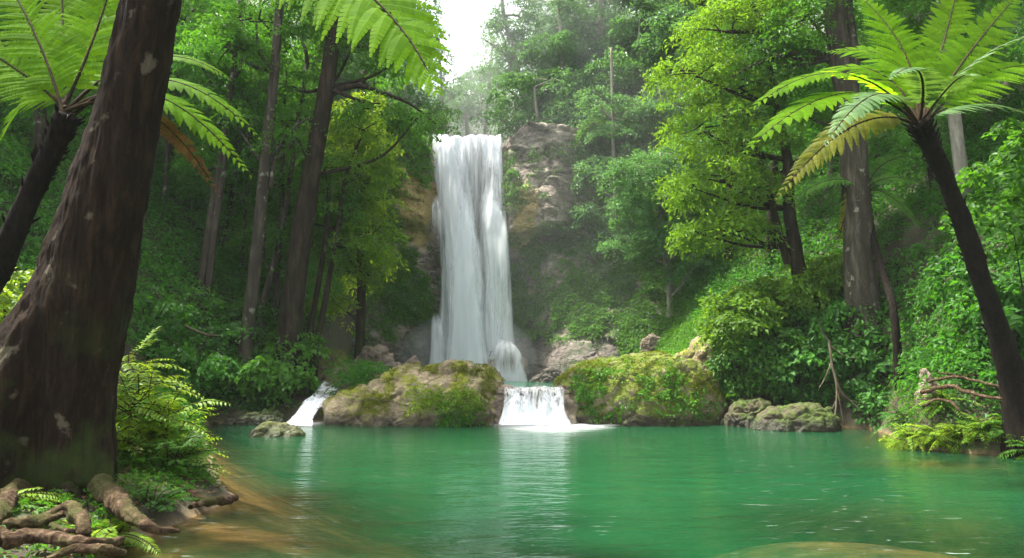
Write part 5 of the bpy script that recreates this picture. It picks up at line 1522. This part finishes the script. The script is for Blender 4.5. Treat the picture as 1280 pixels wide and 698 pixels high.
# right bank ferns
for k, (lb, px, py, Y, n, ln, lm) in enumerate([
        ('lime fern at the sandy tip of the right bank', 1140, 545, 15.85, 26, .75, LEAF_FRESH),
        ('second fern from the sandy tip of the right bank', 1168, 540, 15.55, 30, .85, LEAF_FRESH),
        ('full green fern in the middle of the right bank edge', 1200, 540, 15.25, 34, .9, LEAF_FRESH),
        ('fern left of the large tree fern foot', 1232, 540, 14.95, 34, .9, LEAF_LIT),
        ('fern hanging over the water below the large tree fern', 1262, 545, 14.75, 34, .9, LEAF_MID),
        ('bright fern behind the short mossy root', 1180, 515, 15.95, 24, .8, LEAF_LIT),
        ('fern growing right of the large tree fern foot', 1290, 530, 14.15, 30, .9, LEAF_MID),
        ('shaded fern above the twisted roots', 1225, 450, 16.55, 26, 1.0, LEAF_MID),
        ('dark fern behind the upright tan rock', 1130, 480, 17.15, 24, .9, LEAF_DARK)]):
    fern_clump(lb, px, py, Y, n, ln, .13, lm, 740 + k, npair=14, wl=.28, el=(.0, 1.1), droop=.6, rise=.25)

proto = [o for o in bpy.data.objects if o.get('label') == 'full green fern in the middle of the right bank edge'][0]
rng = np.random.default_rng(90)
for px, py, Y in [(1112, 540, 17.2), (1128, 552, 16.1), (1152, 556, 15.75), (1172, 560, 15.6), (1190, 562, 15.4), (1212, 564, 15.2), (1238, 566, 15.0), (1262, 568, 14.7), (1285, 570, 14.4)]:
    p = at(px, py, Y); p[2] = hgt(p[0], p[1])
    c = copy_tree(proto, p, rng.uniform(0, 6.28), rng.uniform(.5, .75), 'low green fern in the row along the water edge of the right bank')
    c['group'] = 'ferns along the right water edge'

# dry branches hanging over the dark bank
root = None
mb = MB()
D0 = 20.9
for pts, w in [([(1036, 425), (1040, 455), (1046, 485), (1044, 520), (1043, 533)], (3.2, 1.6)), ([(1042, 462), (1052, 490), (1075, 512), (1094, 528)], (2.6, 1.0)), ([(1046, 485), (1060, 500), (1098, 508), (1116, 522)], (2.2, .9)),
               ([(1040, 452), (1030, 475), (1024, 485)], (1.8, .8)), ([(1044, 470), (1050, 505), (1055, 532)], (2.0, .8)), ([(1036, 430), (1055, 445), (1072, 448)], (1.6, .7)), ([(1050, 490), (1040, 512), (1032, 530)], (1.6, .7)), ([(1036, 428), (1028, 415), (1024, 405)], (2.2, 1.0))]:
    W = [at(px, py, D0 - 0.15 * i) for i, (px, py) in enumerate(pts)]
    tube(mb, W, [0.5 * ww * D0 / F * 1.1 for ww in w], 6, len(pts), 0.05, nseg=18)
tag(mb.obj('dry_branches', TWIG, None, True, False), 'bare pale dry branches hanging down over the dark right bank', 'branches')
mb = MB()
tube(mb, [at(232, 408, 20.6), at(255, 418, 20.2), at(275, 421, 20)], [.05, .045, .03], 8, 3, 0.1, nseg=20)
tag(mb.obj('fallen_branch', BARK_DARK, None, True, False), 'short fallen branch lying in the dark undergrowth of the left slope', 'branch')

# ------------------------------------------------------------------ air
bm = bmesh.new()
bmesh.ops.create_cube(bm, size=1.0)
me = bpy.data.meshes.new('haze'); bm.to_mesh(me); bm.free()
hz = bpy.data.objects.new('haze', me); COL.objects.link(hz)
hz.scale = (200, 226, 74); hz.location = (0, 82, 33.0)
hm, nt, out = mat('misty_air')
pv = nt.nodes.new('ShaderNodeVolumePrincipled')
pv.inputs['Color'].default_value = (0.90, 0.96, 0.98, 1)
pv.inputs['Density'].default_value = HAZE
pv.inputs['Anisotropy'].default_value = 0.0
nt.links.new(pv.outputs[0], out.inputs['Volume'])
me.materials.append(hm)
tag(hz, 'pale mist in the air of the gorge', None, None, 'stuff')

def mist(name, c, r, dens, label):
    bm = bmesh.new(); bmesh.ops.create_icosphere(bm, subdivisions=4, radius=1.0)
    me = bpy.data.meshes.new(name); bm.to_mesh(me); bm.free()
    o = bpy.data.objects.new(name, me); COL.objects.link(o); o.location = c; o.scale = r
    m, nt, out = mat(name)
    pv = nt.nodes.new('ShaderNodeVolumePrincipled')
    pv.inputs['Color'].default_value = (0.93, 0.97, 0.98, 1); pv.inputs['Density'].default_value = dens; pv.inputs['Anisotropy'].default_value = 0.1
    nt.links.new(pv.outputs[0], out.inputs['Volume']); me.materials.append(m)
    tag(o, label, None, None, 'stuff')
mist('mist', (4.0, 58, 22), (34, 16, 18), 0.019, 'bank of luminous mist hanging in the trees above the cliff')
mist('mist', ((FX0 + FX1) / 2 + 0.3, 37.0, 2.0), (3.8, 1.9, 2.8), 0.08, 'drifting spray at the foot of the tall fall')
mist('mist', (6.0, 35.5, 8.0), (10, 4.5, 10), 0.004, 'thin mist drifting in front of the green slope right of the fall')
